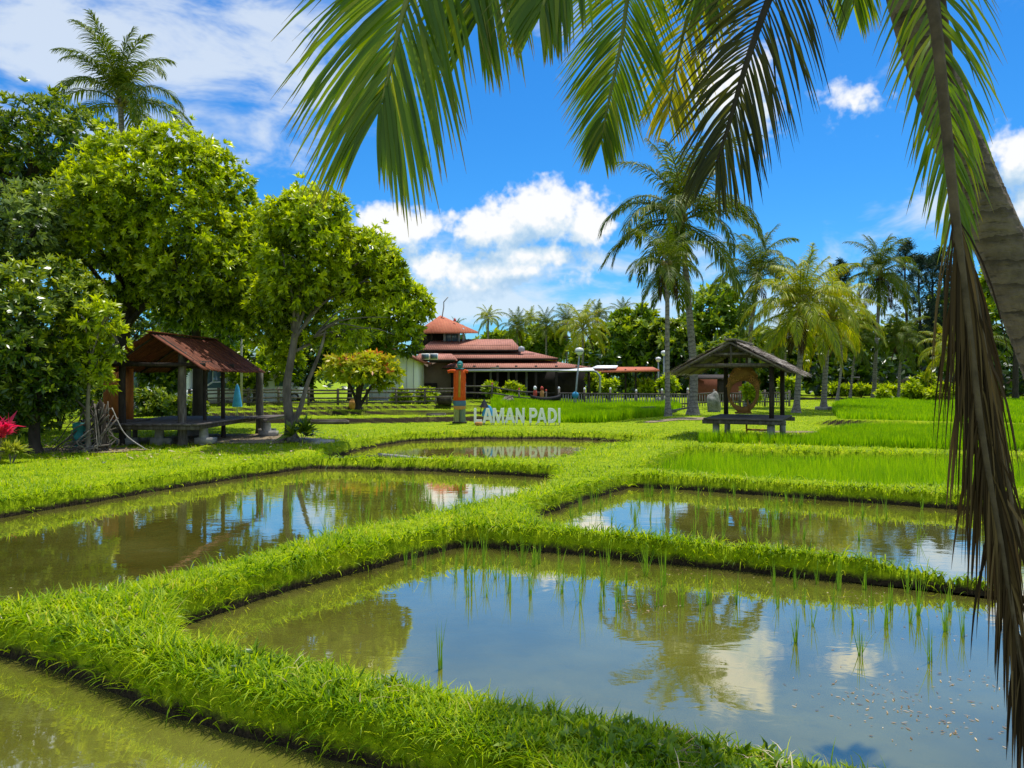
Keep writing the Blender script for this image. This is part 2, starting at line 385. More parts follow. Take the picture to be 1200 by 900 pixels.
def sdf(poly, x, y):
    p = np.stack([x, y], -1); d2 = np.full(x.shape, 1e9); s = np.zeros(x.shape, bool)
    n = len(poly)
    for i in range(n):
        a = poly[i]; b = poly[(i + 1) % n]; e = b - a; w = p - a
        h = np.clip((w @ e) / (e @ e + 1e-12), 0, 1)
        q = w - h[..., None] * e; d2 = np.minimum(d2, (q ** 2).sum(-1))
        c = ((a[1] > y) != (b[1] > y)) & (x < (b[0] - a[0]) * (y - a[1]) / (b[1] - a[1] + 1e-12) + a[0])
        s ^= c
    d = np.sqrt(d2); return np.where(s, -d, d)

_ph = RNG.uniform(0, 6.28, (40, 2)); _kd = RNG.uniform(0, 6.28, 40)
def wob(x, y, f0, n=10, o=0):
    r = 0
    for i in range(n):
        k = f0 * (1.35 ** i); a = _kd[(i + o) % 40]
        r = r + np.sin(k * (x * math.cos(a) + y * math.sin(a)) + _ph[(i + o) % 40, 0]) / (1.25 ** i)
    return r / n * 1.6
def ss(a, b, x):
    t = np.clip((x - a) / (b - a), 0, 1); return t * t * (3 - 2 * t)

def pond_dist(x, y):
    d = np.full(x.shape, 1e9)
    for q in PONDS.values(): d = np.minimum(d, sdf(q, x, y))
    return d + 0.05 * wob(x, y, 3.0) * np.clip(y / 8, 0.6, 1.6) + 0.017 * wob(x, y, 9.0, 6, 9)
def riser(x, y):
    w = ss(5.0, -2.0, x) * ss(-24, -14, x)
    o = [(y - Y0 - 0.22 * (x + 6) - 0.8 * np.sin(x * 0.33 + Y0), w) for Y0 in (31.5, 35.5, 40.5, 46)]
    o.append((y - 29.2 + 0.58 * (x - 12), ss(11, 12.5, x))); return o
def isriser(x, y):
    b = np.zeros(x.shape, bool)
    for yy, m in riser(x, y): b |= (m > 0.5) & (yy > -0.32 - 0.12 * wob(x, y, 3)) & (yy < 0.09)
    return b
def base_h(x, y):
    w = ss(4.0, 0.5, x) * ss(-22, -12, x)
    z = 0 * x
    for yy, m in riser(x, y): z = z + m * (0.24 * ss(-0.10, 0.10, yy) - 0.16 * ss(0.3, 3.4, yy))
    z = z + 0.25 * np.exp(-(((x - 7.4) / 2.2) ** 2 + ((y - 31.5) / 2.6) ** 2))          # mound under the palms
    z = z + 0.22 * ss(8, 14, x) * ss(27, 29, y) * 0 + 0.03 * wob(x, y, 0.5)
    return z
def height(x, y):
    x = np.asarray(x, float); y = np.asarray(y, float)
    d = pond_dist(x, y); b = base_h(x, y)
    bank = -0.50 + 0.50 * ss(-0.09, 0.07, d) + 0.05 * ss(0.1, 0.4, d)
    return bank + b + 0.018 * wob(x, y, 5, 8, 3), d
def gz(x, y): return float(height(np.array([x]), np.array([y]))[0][0])

# terrain sheet: one fan-shaped grid, fine near the ponds, reaching the horizon
def ground():
    ys = [-60.0, -20, -6, -1, 0.4, 1.0, 1.5]
    y = 1.5
    while y < 3.2: y *= 1.02; ys.append(y)
    while y < 17: y *= 1.0043; ys.append(y)
    while y < 27: y *= 1.011; ys.append(y)
    while y < 52: y *= 1.0045; ys.append(y)
    while y < 62: y *= 1.012; ys.append(y)
    while y < 5000: y *= 1.10; ys.append(y)
    ys = np.array(ys)
    u = np.concatenate([-np.geomspace(40, 1.3, 20)[:-1], np.linspace(-1.3, -0.75, 90)[:-1], np.linspace(-0.75, 0.75, 520), np.linspace(.75, 1.3, 90)[1:], np.geomspace(1.3, 40, 20)[1:]])
    yy = np.repeat(ys, len(u)); sc_ = np.maximum(yy, 3.0)
    xx = np.tile(u, len(ys)) * sc_
    z, d = height(xx, yy)
    far = (np.abs(xx) > 80) | (yy > 90)
    z = np.where(far, 0.05 * wob(xx, yy, 0.02), z)
    n = len(u); i = np.arange(len(ys) - 1)[:, None] * n + np.arange(n - 1)[None]
    Q = np.stack([i, i + 1, i + n + 1, i + n], -1).reshape(-1, 4)
    return np.stack([xx, yy, z], -1), Q
def groundmat():
    m, t = newmat('lawn_and_mud')
    g = t.n('ShaderNodeNewGeometry'); pos = g.outputs['Position']
    z = t.n('ShaderNodeSeparateXYZ'); t.l(pos, z.inputs[0])
    n1 = t.noise(pos, 0.7, 5, 0.6); n2 = t.noise(pos, 9, 4, 0.65); n3 = t.noise(pos, 45, 3, 0.6)
    gr = t.ramp(n2, [(0.25, (0.09, 0.15, 0.002)), (0.55, (0.25, 0.35, 0.004)), (0.8, (0.40, 0.48, 0.010))])
    gr = t.mix(t.sstep(n1, 0.55, 0.75), gr, (0.40, 0.46, 0.012, 1))
    dirt = t.ramp(n3, [(0.3, (0.010, 0.008, 0.005)), (0.7, (0.05, 0.038, 0.02))])
    low = t.sstep(t.m('ADD', z.outputs[2], t.m('MULTIPLY', t.m('SUBTRACT', n2, 0.5), 0.12)), -0.21, -0.12)
    c = t.mix(low, dirt, gr)
    nz_ = t.n('ShaderNodeSeparateXYZ'); t.l(g.outputs['Normal'], nz_.inputs[0])
    c = t.mix(t.m('MULTIPLY', t.sstep(nz_.outputs[2], 0.95, 0.84), t.sstep(z.outputs[1], 28.2, 28.8)), c, dirt)
    n4 = t.noise(pos, 0.55, 5, 0.7)
    c = t.mix(t.m('MULTIPLY', t.sstep(n4, 0.62, 0.72), 0.55), c, (0.22, 0.19, 0.06, 1))
    h = t.m('ADD', n2, t.m('MULTIPLY', n3, 0.6))
    out(t, principled(t, c, 0.95, t.bump(h, 0.8, 0.06), 0.1)); return m
gV, gQ = ground()
tag(mk('ground', gV, gQ, groundmat(), smooth=True), kind='structure')

# ponds
def watermat():
    m, t = newmat('pond_water')
    g = t.n('ShaderNodeNewGeometry').outputs['Position']
    n1 = t.noise(g, 0.9, 5, 0.6); n2 = t.noise(g, 7, 4, 0.65)
    mud = t.ramp(n1, [(0.3, (0.105, 0.103, 0.013)), (0.7, (0.185, 0.18, 0.034))])
    mud = t.mix(t.m('MULTIPLY', t.sstep(n2, 0.5, 0.75), 0.35), mud, (0.09, 0.095, 0.02, 1))
    mp = t.n('ShaderNodeMapping'); t.l(g, mp.inputs[0]); mp.inputs['Scale'].default_value = (1, 1.7, 1)
    w1 = t.noise(mp.outputs[0], 2.2, 3, 0.5, 0.6); w2 = t.noise(mp.outputs[0], 14, 2, 0.5)
    calm = t.sstep(t.noise(g, 0.35, 2, 0.5), 0.35, 0.65)
    hgt = t.m('ADD', w1, t.m('MULTIPLY', t.m('MULTIPLY', w2, 0.14), calm))
    bp = t.bump(hgt, 0.045, 0.03)
    dif = t.n('ShaderNodeBsdfDiffuse'); t.l(mud, dif.inputs[0])
    gl = t.n('ShaderNodeBsdfGlossy'); gl.inputs['Color'].default_value = (1.0, 0.94, 0.82, 1); gl.inputs['Roughness'].default_value = 0.025; t.l(bp, gl.inputs['Normal'])
    fr = t.n('ShaderNodeFresnel'); fr.inputs['IOR'].default_value = 1.72; t.l(bp, fr.inputs['Normal'])
    mx = t.n('ShaderNodeMixShader'); t.l(t.m('MINIMUM', t.m('ADD', t.m('MULTIPLY', fr.outputs[0], 2.0), 0.06), 0.74), mx.inputs[0]); t.l(dif.outputs[0], mx.inputs[1]); t.l(gl.outputs[0], mx.inputs[2])
    out(t, mx.outputs[0]); return m
WATERM = watermat()
for nm, poly in PONDS.items():
    area = 0.5 * np.sum(poly[:, 0] * np.roll(poly[:, 1], -1) - np.roll(poly[:, 0], -1) * poly[:, 1])
    q = poly if area > 0 else poly[::-1]
    e1 = nrm(q - np.roll(q, 1, 0)); e2 = nrm(np.roll(q, -1, 0) - q)
    n_ = nrm(np.stack([e1[:, 1] + e2[:, 1], -(e1[:, 0] + e2[:, 0])], -1))
    q = q + n_ * (0.16 if 'ditch' not in nm else 0.05)
    bm = bmesh.new(); vs = [bm.verts.new((a, b, WATER)) for a, b in q]; f = bm.faces.new(vs)
    bmesh.ops.triangulate(bm, faces=[f]); me = bpy.data.meshes.new('water'); bm.to_mesh(me); bm.free()
    me.materials.append(WATERM); o = bpy.data.objects.new('water', me); COL.objects.link(o); tag(o, kind='structure')

# ------------------------------------------------------------------ grass and rice (stuff)
def blade_dirs(n, lean0, lean1):
    a = RNG.uniform(0, 2 * PI, n); l = RNG.uniform(lean0, lean1, n)
    d = np.stack([np.cos(a) * np.sin(l), np.sin(a) * np.sin(l), np.cos(l)], -1)
    w = np.stack([-np.sin(a), np.cos(a), 0 * a], -1); return d, w
def scatter_grass(name, y0, y1, n, L, Wd, keep, segs=3, umax=0.95, droop=(0.3, 1.5), lean=(0.35, 1.45), label=None):
    """blades spread over the lawn, thinning with distance"""
    y = 1 / (RNG.uniform(1 / y1, 1 / y0, n)); u = RNG.uniform(-umax, umax, n); x = u * y
    z, d = height(x, y)
    ok = keep(x, y, z, d); x, y, z, d = x[ok], y[ok], z[ok], d[ok]; n = len(x)
    dr, w = blade_dirs(n, *lean)
    s = np.maximum(1, y / y0) ** 0.8
    edge = np.where(d < 0.22, 1.4, 1.0)
    clump = 0.6 + 0.75 * np.clip(0.5 + wob(x, y, 2.5, 8, 5), 0, 1.2)
    ln = RNG.uniform(L[0], L[1], n) * s * edge * clump; wd = RNG.uniform(Wd[0], Wd[1], n) * s
    v = np.clip(RNG.beta(2.2, 2.4, n) + np.where(RNG.uniform(size=n) < 0.03, 0.5, 0), 0, 1)
    base = np.stack([x, y, z - 0.01], -1)
    V, Q, t = ribbons(base, dr, w, ln, wd, RNG.uniform(*droop, n), segs)
    o = mk(name, V, Q, GRASS, v=rep(v, segs), tt=t)
    tag(o, kind='stuff'); return o
def bank_grass(n, y0, y1, L, Wd):
    E = []
    for q in PONDS.values():
        for i in range(len(q)): E.append((q[i], q[(i + 1) % len(q)]))
    a = np.array([e[0] for e in E]); b = np.array([e[1] for e in E]); ym = np.clip((a[:, 1] + b[:, 1]) / 2, 2, 99)
    wgt = np.linalg.norm(b - a, axis=1) * ((ym > y0 - 3) & (ym < y1 + 3)) / ym ** 1.3
    k = RNG.choice(len(E), n, p=wgt / wgt.sum()); tq = RNG.uniform(0, 1, n)[:, None]; dd = b[k] - a[k]
    nn = nrm(np.stack([dd[:, 1], -dd[:, 0]], -1)); p = a[k] + dd * tq + nn * RNG.uniform(-0.22, 0.22, n)[:, None]
    x, y = p[:, 0], p[:, 1]; z, d = height(x, y)
    ok = (d < 0.14) & (z > -0.215) & (y > y0) & (y < y1) & (np.abs(x / np.maximum(y, .1)) < 1.1) & (RNG.uniform(size=n) < 0.55 + 0.6 * wob(x, y, 4, 8, 11))
    x, y, z, d = x[ok], y[ok], z[ok], d[ok]; m = len(x); e = 0.02
    gx = (pond_dist(x + e, y) - d) / e; gy = (pond_dist(x, y + e) - d) / e; o = -nrm(np.stack([gx, gy, 0 * gx], -1))
    dr = nrm(o * RNG.uniform(0.3, 1.2, m)[:, None] + np.array([0, 0, 0.7]) + RNG.normal(0, 0.35, (m, 3))); w = nrm(np.cross(dr, o + RNG.normal(0, .5, (m, 3))))
    s_ = np.maximum(1, y / 4) ** 0.65
    V, Q, t = ribbons(np.stack([x, y, z], -1), dr, w, RNG.uniform(*L, m) * s_ ** .5, RNG.uniform(*Wd, m) * s_, RNG.uniform(0.9, 2.6, m), 3)
    tag(mk('bank_grass', V, Q, GRASS, v=rep(np.clip(RNG.beta(2, 2.6, m), 0, 1), 3), tt=t), kind='stuff')
bank_grass(120000, 2.4, 30, (0.06, 0.16), (0.005, 0.010))
BARE = [(7.3, 30.4, 1.3, 0.45), (9.3, 25.6, 1.2, 0.5), (5.8, 30.2, .7, .3), (-8.6, 22.5, 2.6, 2.0), (-6.2, 21.9, 1.0, 0.7), (-11.5, 19.0, 2.6, 0.7)]
def barem(x, y):
    b = np.zeros(x.shape, bool)
    for cx, cy, rx, ry in BARE: b |= ((x - cx) / rx) ** 2 + ((y - cy) / ry) ** 2 < 0.7 + 0.35 * wob(x, y, 2.5)
    return b
RICEF = {   # dense planted fields
 'middle': np.array([D(655, 31.2), D(706, 30.9), D(776, 34.5), D(800, 44), D(790, 52), D(575, 52), D(575, 38), D(600, 33.5)]),
 'strip': np.array([D(815, 21.1), D(935, 20.4), D(1140, 19.0), D(1400, 17.6), D(1400, 25), D(1140, 26.6), D(1010, 27.9), D(965, 25.2), D(940, 21.5), D(816, 21.75)]),
 'far': np.array([D(985, 29.2), D(1140, 27.6), D(1400, 26), D(1400, 62), D(990, 62), D(972, 46), D(975, 38)]),
}
def infield(x, y):
    b = np.zeros(x.shape, bool)
    for k in RICEF: b |= sdf(RICEF[k], x, y) < 0
    return b
keep_near = lambda x, y, z, d: (z > -0.25) & (RNG.uniform(size=x.shape) < ss(-0.26, -0.14, z)) 
keep_far = lambda x, y, z, d: (z > -0.22) & ~barem(x, y) & ~infield(x, y) & ~isriser(x, y)
scatter_grass('grass', 2.6, 6.5, 215000, (0.026, 0.070), (0.005, 0.0105), keep_near, 3)
scatter_grass('grass', 6.5, 13, 210000, (0.045, 0.095), (0.006, 0.011), keep_near, 3)
scatter_grass('grass', 13, 26, 150000, (0.045, 0.10), (0.009, 0.016), keep_far, 2)
scatter_grass('grass', 26, 62, 120000, (0.035, 0.075), (0.016, 0.028), keep_far, 2, umax=0.85)

def rice(poly, n, L, Wd, lean=(0.02, 0.35), rows=None, z0=None, y0=None, tuft=5, droop=(0.1, 0.7)):
    lo, hi = poly.min(0), poly.max(0)
    y0 = y0 or lo[1]
    y = 1 / RNG.uniform(1 / hi[1], 1 / lo[1], n * 4); x = RNG.uniform(lo[0], hi[0], n * 4)
    if rows:
        y = np.round(y / rows) * rows + RNG.normal(0, rows * 0.12, len(y)); x = np.round(x / rows) * rows + RNG.normal(0, rows * 0.15, len(x))
    ok = sdf(poly, x, y) < -0.08; x, y = x[ok][:n], y[ok][:n]
    x = np.repeat(x, tuft); y = np.repeat(y, tuft); m = len(x)
    x = x + RNG.normal(0, 0.02, m); y = y + RNG.normal(0, 0.02, m)
    z = np.full(m, z0) if z0 is not None else height(x, y)[0]
    d, w = blade_dirs(m, *lean); s = np.maximum(1, y / y0) ** 0.55
    tall = 0.8 + 0.4 * np.clip(0.5 + wob(x, y, 0.9, 8, 7), 0, 1)
    V, Q, t = ribbons(np.stack([x, y, z], -1), d, w, RNG.uniform(*L, m) * tall, RNG.uniform(*Wd, m) * s, RNG.uniform(*droop, m), 2)
    o = mk('rice_crop', V, Q, RICE, v=rep(np.clip(RNG.normal(0.5, 0.22, m), 0, 1), 2), tt=t)
    return tag(o, kind='stuff')
rice(RICEF['middle'], 16000, (0.34, 0.5), (0.016, 0.03))
rice(RICEF['strip'], 16000, (0.2, 0.34), (0.010, 0.018))
rice(RICEF['far'], 22000, (0.22, 0.36), (0.016, 0.03))
rice(PONDS['paddy'], 9000, (0.22, 0.40), (0.006, 0.011), rows=0.13, z0=-0.30, tuft=4, lean=(0.02, 0.4))

# broad-leaved weeds and straw between the grass
rbw = RB(); n = 2600
y = 1 / RNG.uniform(1 / 16, 1 / 3, n); x = RNG.uniform(-.8, .8, n) * y; z, d = height(x, y); ok = (z > -0.12) & (wob(x, y, 1.7, 8, 20) > 0.05); x, y, z = x[ok], y[ok], z[ok]
leaf_clusters(rbw, np.stack([x, y, z + .025], -1), nrm(RNG.normal(0, .25, (len(x), 3)) + [0, 0, 1]), 6, (0.04, 0.085), (0.016, 0.03), spread=(.6, 1.4), v0=RNG.uniform(0.2, 0.7, len(x)))
tag(rbw.build('weeds', L_MID), kind='stuff')
n = 2600
y = 1 / RNG.uniform(1 / 20, 1 / 3, n); x = RNG.uniform(-.8, .8, n) * y; z, d = height(x, y); ok = (z > -0.15) & (wob(x, y, 1.3, 8, 26) > 0.1); x, y, z = x[ok], y[ok], z[ok]; n = len(x)
dr, w = blade_dirs(n, .9, 1.5)
V, Q, t = ribbons(np.stack([x, y, z + .04], -1), dr, w, RNG.uniform(.05, .14, n), RNG.uniform(.004, .008, n), .8, 2)
tag(mk('dry_straw', V, Q, DEADL, v=rep(RNG.uniform(.3, 1, n), 2), tt=t), kind='stuff')
# floating bits on the front pond
n = 420; cl = RNG.integers(0, 9, n); cx = RNG.uniform(-.5, 3.4, 9); cy = RNG.uniform(4.6, 8.4, 9); cx[:4] = [2.45, 2.2, 2.9, 2.6]; cy[:4] = [4.75, 5.0, 5.2, 4.5]; sp = RNG.uniform(.15, .6, 9)
x = cx[cl] + RNG.normal(0, 1, n) * sp[cl]; y = cy[cl] + RNG.normal(0, 1, n) * sp[cl] * .6; ok = sdf(PONDS['front'], x, y) < -.15; x, y = x[ok], y[ok]; n = len(x)
dr, w = blade_dirs(n, 1.52, 1.57)
V, Q, t = ribbons(np.stack([x, y, np.full(n, WATER + .004)], -1), dr, np.stack([-dr[:, 1], dr[:, 0], 0 * x], -1), RNG.uniform(.008, .045, n), RNG.uniform(.004, .014, n), 0, 2, [.3, 1, .2])
V[:, 2] = WATER + .004
tag(mk('floating_bits', V, Q, DEADL, v=rep(RNG.uniform(0, .9, n), 2), tt=t), kind='stuff')

# fallen dry leaves under the trees and on the lawn
n = 900
y = RNG.uniform(16.5, 24, n); x = RNG.uniform(-0.62, -0.2, n) * y
z, d = height(x, y); ok = d > 0.3; x, y, z = x[ok], y[ok], z[ok]; n = len(x)
dr, w = blade_dirs(n, 1.1, 1.55)
V, Q, t = ribbons(np.stack([x, y, z + 0.03], -1), dr, w, RNG.uniform(0.07, 0.16, n), RNG.uniform(0.03, 0.07, n), 0.4, 2, [0.2, 1, 0.1])
tag(mk('fallen_leaves', V, Q, DEADL, v=rep(RNG.uniform(0, 1, n), 2), tt=t), kind='stuff')

# bare trodden earth round the hut and the tree
for i, (cx, cy, rx, ry) in enumerate(BARE):
    N = 40; R = 7; V = []; Q = []
    for r in range(R):
        for j in range(N):
            a = 2 * PI * j / N; q = (1.0 + 0.13 * math.sin(3 * a + i) + 0.08 * math.sin(7 * a)) * max(r, 0.05) / (R - 1)
            V.append((cx + rx * q * math.cos(a), cy + ry * q * math.sin(a)))
    V = np.array(V); zz = height(V[:, 0], V[:, 1])[0] + 0.02
    tag(mk('bare_earth', np.column_stack([V, zz]), tubeQ(R, N), PATCH, smooth=True), kind='structure')

# ------------------------------------------------------------------ rice seedlings standing in the ponds
def seedling_mesh(k, h, nb):
    a = RNG.uniform(0, 2 * PI, nb); l = np.abs(RNG.normal(0.14, 0.14, nb))
    d = np.stack([np.cos(a) * np.sin(l), np.sin(a) * np.sin(l), np.cos(l)], -1); w = np.stack([-np.sin(a), np.cos(a), 0 * a], -1)
    b = np.stack([RNG.normal(0, 0.012, nb), RNG.normal(0, 0.012, nb), np.full(nb, -0.05)], -1)
    V, Q, t = ribbons(b, d, w, RNG.uniform(0.6, 1.0, nb) * h + 0.05, RNG.uniform(0.008, 0.013, nb), RNG.uniform(0.1, 1.1, nb), 4)
    o = mk('rice_seedling', V, Q, SEED, v=rep(RNG.uniform(0, 1, nb), 4), tt=t); return o
SEEDS = [seedling_mesh(k, 0.32 + 0.05 * (k % 3), 7 + k % 5) for k in range(6)]
_first = set(range(6))
def plant_seedling(x, y, s, label, group):
    k = random.randrange(6)
    if k in _first: o = SEEDS[k]; _first.discard(k)
    else: o = SEEDS[k].copy(); COL.objects.link(o)
    o.location = (x, y, WATER); o.rotation_euler = (0, 0, random.uniform(0, 6.28)); o.scale = (s, s, s * random.uniform(0.85, 1.15))
    tag(o, label, 'rice seedling', group)
lab1 = 'young rice seedling standing in the large front pond, reflected in its still water'
front = []
for row, (y_, x0, x1, nn) in enumerate([(666, 470, 660, 13), (680, 490, 790, 12), (700, 540, 740, 8), (690, 900, 1120, 9), (716, 900, 1130, 7), (735, 940, 1120, 5), (664, 700, 1130, 12), (712, 690, 870, 8)]):
    for i in range(nn):
        px = x0 + (x1 - x0) * (i + 0.5) / nn + random.uniform(-8, 8); front.append((px, y_ + random.uniform(-6, 6), random.uniform(0.7, 1.1)))
front += [(516, 783, 0.95), (931, 752, 1.05), (1010, 768, 0.8), (1090, 775, 0.8), (1128, 745, 0.9), (1040, 730, .8)]
for px, py, s in front:
    x, y = W(px, py)
    if sdf(PONDS['front'], np.array([x]), np.array([y]))[0] < -0.1: plant_seedling(x, y, s, lab1, 'rice seedlings in the front pond')
cnt = 0
while cnt < 95:
    x = random.uniform(0.6, 9.5); y = random.uniform(9.6, 13.6); y = round(y / 0.45) * 0.45 + random.gauss(0, .05)
    if sdf(PONDS['right'], np.array([x]), np.array([y]))[0] < -0.25 and (x < 5.2 or random.random() < .35):
        plant_seedling(x, y, random.uniform(0.6, 0.95), 'short rice seedling standing in the narrow pond behind the front pond', 'rice seedlings in the right-hand middle pond'); cnt += 1
cnt = 0
while cnt < 85:
    y = random.uniform(9.8, 15.2); x = random.uniform(-0.36, 0.02) * y
    if sdf(PONDS['left'], np.array([x]), np.array([y]))[0] < -0.3:
        plant_seedling(x, y, random.uniform(0.55, 0.95), 'thin rice seedling standing in the left pond beyond the diagonal grass bund', 'rice seedlings in the left pond'); cnt += 1

# ------------------------------------------------------------------ foliage
def lobes_points(lobes, n, shell=(0.72, 1.03), gap=0.12, up=0.25):
    """points on the outer shells of overlapping ellipsoids"""
    lobes = np.asarray(lobes, float); wgt = lobes[:, 3] * lobes[:, 5]; wgt = wgt / wgt.sum()
    k = RNG.choice(len(lobes), n * 2, p=wgt); dr = nrm(RNG.normal(size=(n * 2, 3)))
    rr = RNG.uniform(*shell, n * 2)[:, None]
    p = lobes[k, :3] + dr * rr * lobes[k, 3:6]
    keep = np.ones(len(p), bool)
    for i, l in enumerate(lobes):
        q = np.linalg.norm((p - l[:3]) / l[3:6], axis=1); keep &= (q > 0.62) | (RNG.uniform(size=len(p)) < 0.12)
    g = np.sin(p[:, 0] * 2.1 + 1.3 * p[:, 2]) * np.sin(p[:, 1] * 2.3 - p[:, 2] * 1.1 + 2) * np.sin(p[:, 2] * 2.6 + p[:, 0])
    keep &= g > -1 + gap * 4 if gap > 0.2 else g > -0.62 + gap
    sp = (RNG.uniform(size=len(p)) < 0.16) & (rr[:, 0] > 0.88)
    far = lobes[k, 3:6].mean(1)[:, None]
    p = p + sp[:, None] * nrm(dr * [1, 1, .6] + [0, 0, .45] + RNG.normal(0, .25, dr.shape)) * RNG.uniform(0.10, 0.42, (len(p), 1)) * far
    p, dr, rr = p[keep][:n], dr[keep][:n], rr[keep][:n]
    ax = nrm(dr + np.array([0, 0, up])); return p, ax, rr[:, 0] + 0.13 * dr[:, 2]  # last value: shell depth plus a painted top-light term
def sublobes(c, r, n, rs=(0.3, 0.5), zs=1.0):
    """break an ellipsoid into a lumpy set of smaller lobes"""
    o = []
    for i in range(n):
        d = nrm(RNG.normal(size=3)); f = RNG.uniform(0.55, 0.82); s = RNG.uniform(*rs)
        o.append([c[0] + d[0] * r[0] * f, c[1] + d[1] * r[1] * f, c[2] + d[2] * r[2] * f, r[0] * s, r[1] * s, r[2] * s * zs])
    return np.array(o)
def branchy(mb, root, tips, r0, r1=0.012, bend=0.25):
    for tpt in tips:
        a = np.array(root); b = np.array(tpt); L = np.linalg.norm(b - a)
        m1 = a + (b - a) * 0.35 + np.array([0, 0, L * 0.10]) + RNG.normal(0, 0.06 * L, 3) * bend * 2
        m2 = a + (b - a) * 0.7 + np.array([0, 0, L * 0.08]) + RNG.normal(0, 0.06 * L, 3) * bend * 2
        p = smooth_path([a, m1, m2, b], 9); mb.tube(p, np.linspace(r0, r1, 9), 6, cap=False)
def tree(name, label, cat, base, lobes, n, per, L, Wd, leaf, trunk_pts, r0, r1, bark=BARK, limbs=10, shell=(0.7, 1.10), gap=0.06, group=None, twigs=0, droop=(0.2, 0.9), up=0.25, flare=1.5, extra=None):
    base = np.array(base, float); root = thing(name, label, cat, tuple(base), group=group)
    lobes = np.array(lobes, float); lobes[:, :3] -= base
    mb = MB(); tp = smooth_path(np.array(trunk_pts, float) - base, 16)
    rr = np.linspace(r0, r1, 16); rr[0] *= flare; rr[1] *= 1 + (flare - 1) * 0.4
    mb.tube(tp, rr, 10, cap=False)
    order = np.argsort(-lobes[:, 3])[:limbs]
    for i, j in enumerate(order):
        k = int(np.clip(11 + 5 * RNG.uniform(), 6, 15)); branchy(mb, tp[k], [lobes[j, :3]], rr[k] * 0.55, 0.02)
        if twigs:
            tips = [lobes[j, :3] + nrm(RNG.normal(size=3)) * lobes[j, 3:6] * 0.9 for _ in range(twigs)]
            branchy(mb, lobes[j, :3], tips, 0.022, 0.006)
    if extra is not None: extra(mb, base)
    mb.build('trunk', bark, root, smooth=True)
    rb = RB(); p, ax, q = lobes_points(lobes, n, shell, gap, up)
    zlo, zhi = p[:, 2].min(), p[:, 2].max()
    v0 = np.clip(0.15 + 0.52 * (q - shell[0]) / (shell[1] - shell[0]) + 0.22 * (p[:, 2] - zlo) / (zhi - zlo) + RNG.normal(0, 0.10, len(p)), 0.02, 0.98)  # shade put into leaf colour: inner and lower clusters darker, tops lighter
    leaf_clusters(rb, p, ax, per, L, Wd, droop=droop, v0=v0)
    rb.build('crown', leaf, root)
    return root

def pc(px, py, Y, rx, ry, rd=None):
    c = P(px, py, Y); s = Y / F
    return [c[0], c[1], c[2], rx * s, (rd or rx) * s, ry * s]
def grp(px, py, Y, rx, ry, n, rs=(0.32, 0.5), core=True, rd=None):
    l = pc(px, py, Y, rx, ry, rd); s = sublobes(l[:3], l[3:6], n, rs)
    if core: s = np.vstack([s, [*l[:3], l[3] * 0.66, l[4] * 0.66, l[5] * 0.66]])
    return s

def onground(px, Y): x = X(px, Y); return np.array([x, Y, gz(x, Y) - 0.03])

# big lime-green tree over the hut
b = onground(138, 25.5)
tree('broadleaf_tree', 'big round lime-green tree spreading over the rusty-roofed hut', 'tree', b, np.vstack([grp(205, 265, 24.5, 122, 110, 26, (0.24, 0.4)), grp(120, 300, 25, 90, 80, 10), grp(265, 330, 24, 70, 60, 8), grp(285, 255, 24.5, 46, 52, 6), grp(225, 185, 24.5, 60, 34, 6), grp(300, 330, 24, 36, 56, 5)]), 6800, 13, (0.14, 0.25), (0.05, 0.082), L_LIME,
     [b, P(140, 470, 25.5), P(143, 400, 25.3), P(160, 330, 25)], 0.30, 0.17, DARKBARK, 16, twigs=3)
# second stem group seen above the hut roof
b = onground(232, 27)
tree('broadleaf_tree', 'dark-stemmed leafy tree right behind the rusty hut roof', 'tree', b, grp(250, 350, 27, 70, 50, 10), 900, 10, (0.19, 0.32), (0.08, 0.12), L_MID,
     [b, P(232, 440, 27), P(230, 380, 27), P(236, 345, 27)], 0.2, 0.12, DARKBARK, 8, twigs=2)
# forked tree by the pond
b = onground(340, 21.7)
def fork(mb, base):
    p = smooth_path(np.array([P(341, 500, 21.7), P(352, 478, 21.7), P(360, 450, 21.6), P(374, 415, 21.5), P(384, 380, 21.4)]) - base, 12); mb.tube(p, np.linspace(0.085, 0.03, 12), 9, cap=False)
    for tip in [(455, 372), (430, 385), (440, 350), (415, 395), (462, 392), (400, 372)]:
        branchy(mb, P(368, 395, 21.5) - base, [P(*tip, 21.3 + random.uniform(-.6, .6)) - base], 0.03, 0.006)
    for k in range(5):
        a = k * 1.26 + .4; mb.tube(np.array([[0.12 * math.cos(a), 0.12 * math.sin(a), 0.22], [0.28 * math.cos(a), 0.28 * math.sin(a), 0.05], [0.5 * math.cos(a), 0.5 * math.sin(a), -0.04]]), [0.07, 0.055, 0.02], 6)
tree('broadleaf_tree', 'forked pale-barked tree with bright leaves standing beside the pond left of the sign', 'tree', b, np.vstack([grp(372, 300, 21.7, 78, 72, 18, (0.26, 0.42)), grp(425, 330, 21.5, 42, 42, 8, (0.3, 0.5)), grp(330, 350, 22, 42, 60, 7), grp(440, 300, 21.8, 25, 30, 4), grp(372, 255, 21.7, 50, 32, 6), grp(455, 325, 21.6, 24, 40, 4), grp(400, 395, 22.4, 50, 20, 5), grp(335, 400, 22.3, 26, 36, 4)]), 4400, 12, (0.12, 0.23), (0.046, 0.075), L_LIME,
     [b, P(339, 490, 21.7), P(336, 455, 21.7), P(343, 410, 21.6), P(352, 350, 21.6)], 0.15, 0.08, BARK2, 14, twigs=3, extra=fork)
b = onground(452, 60)
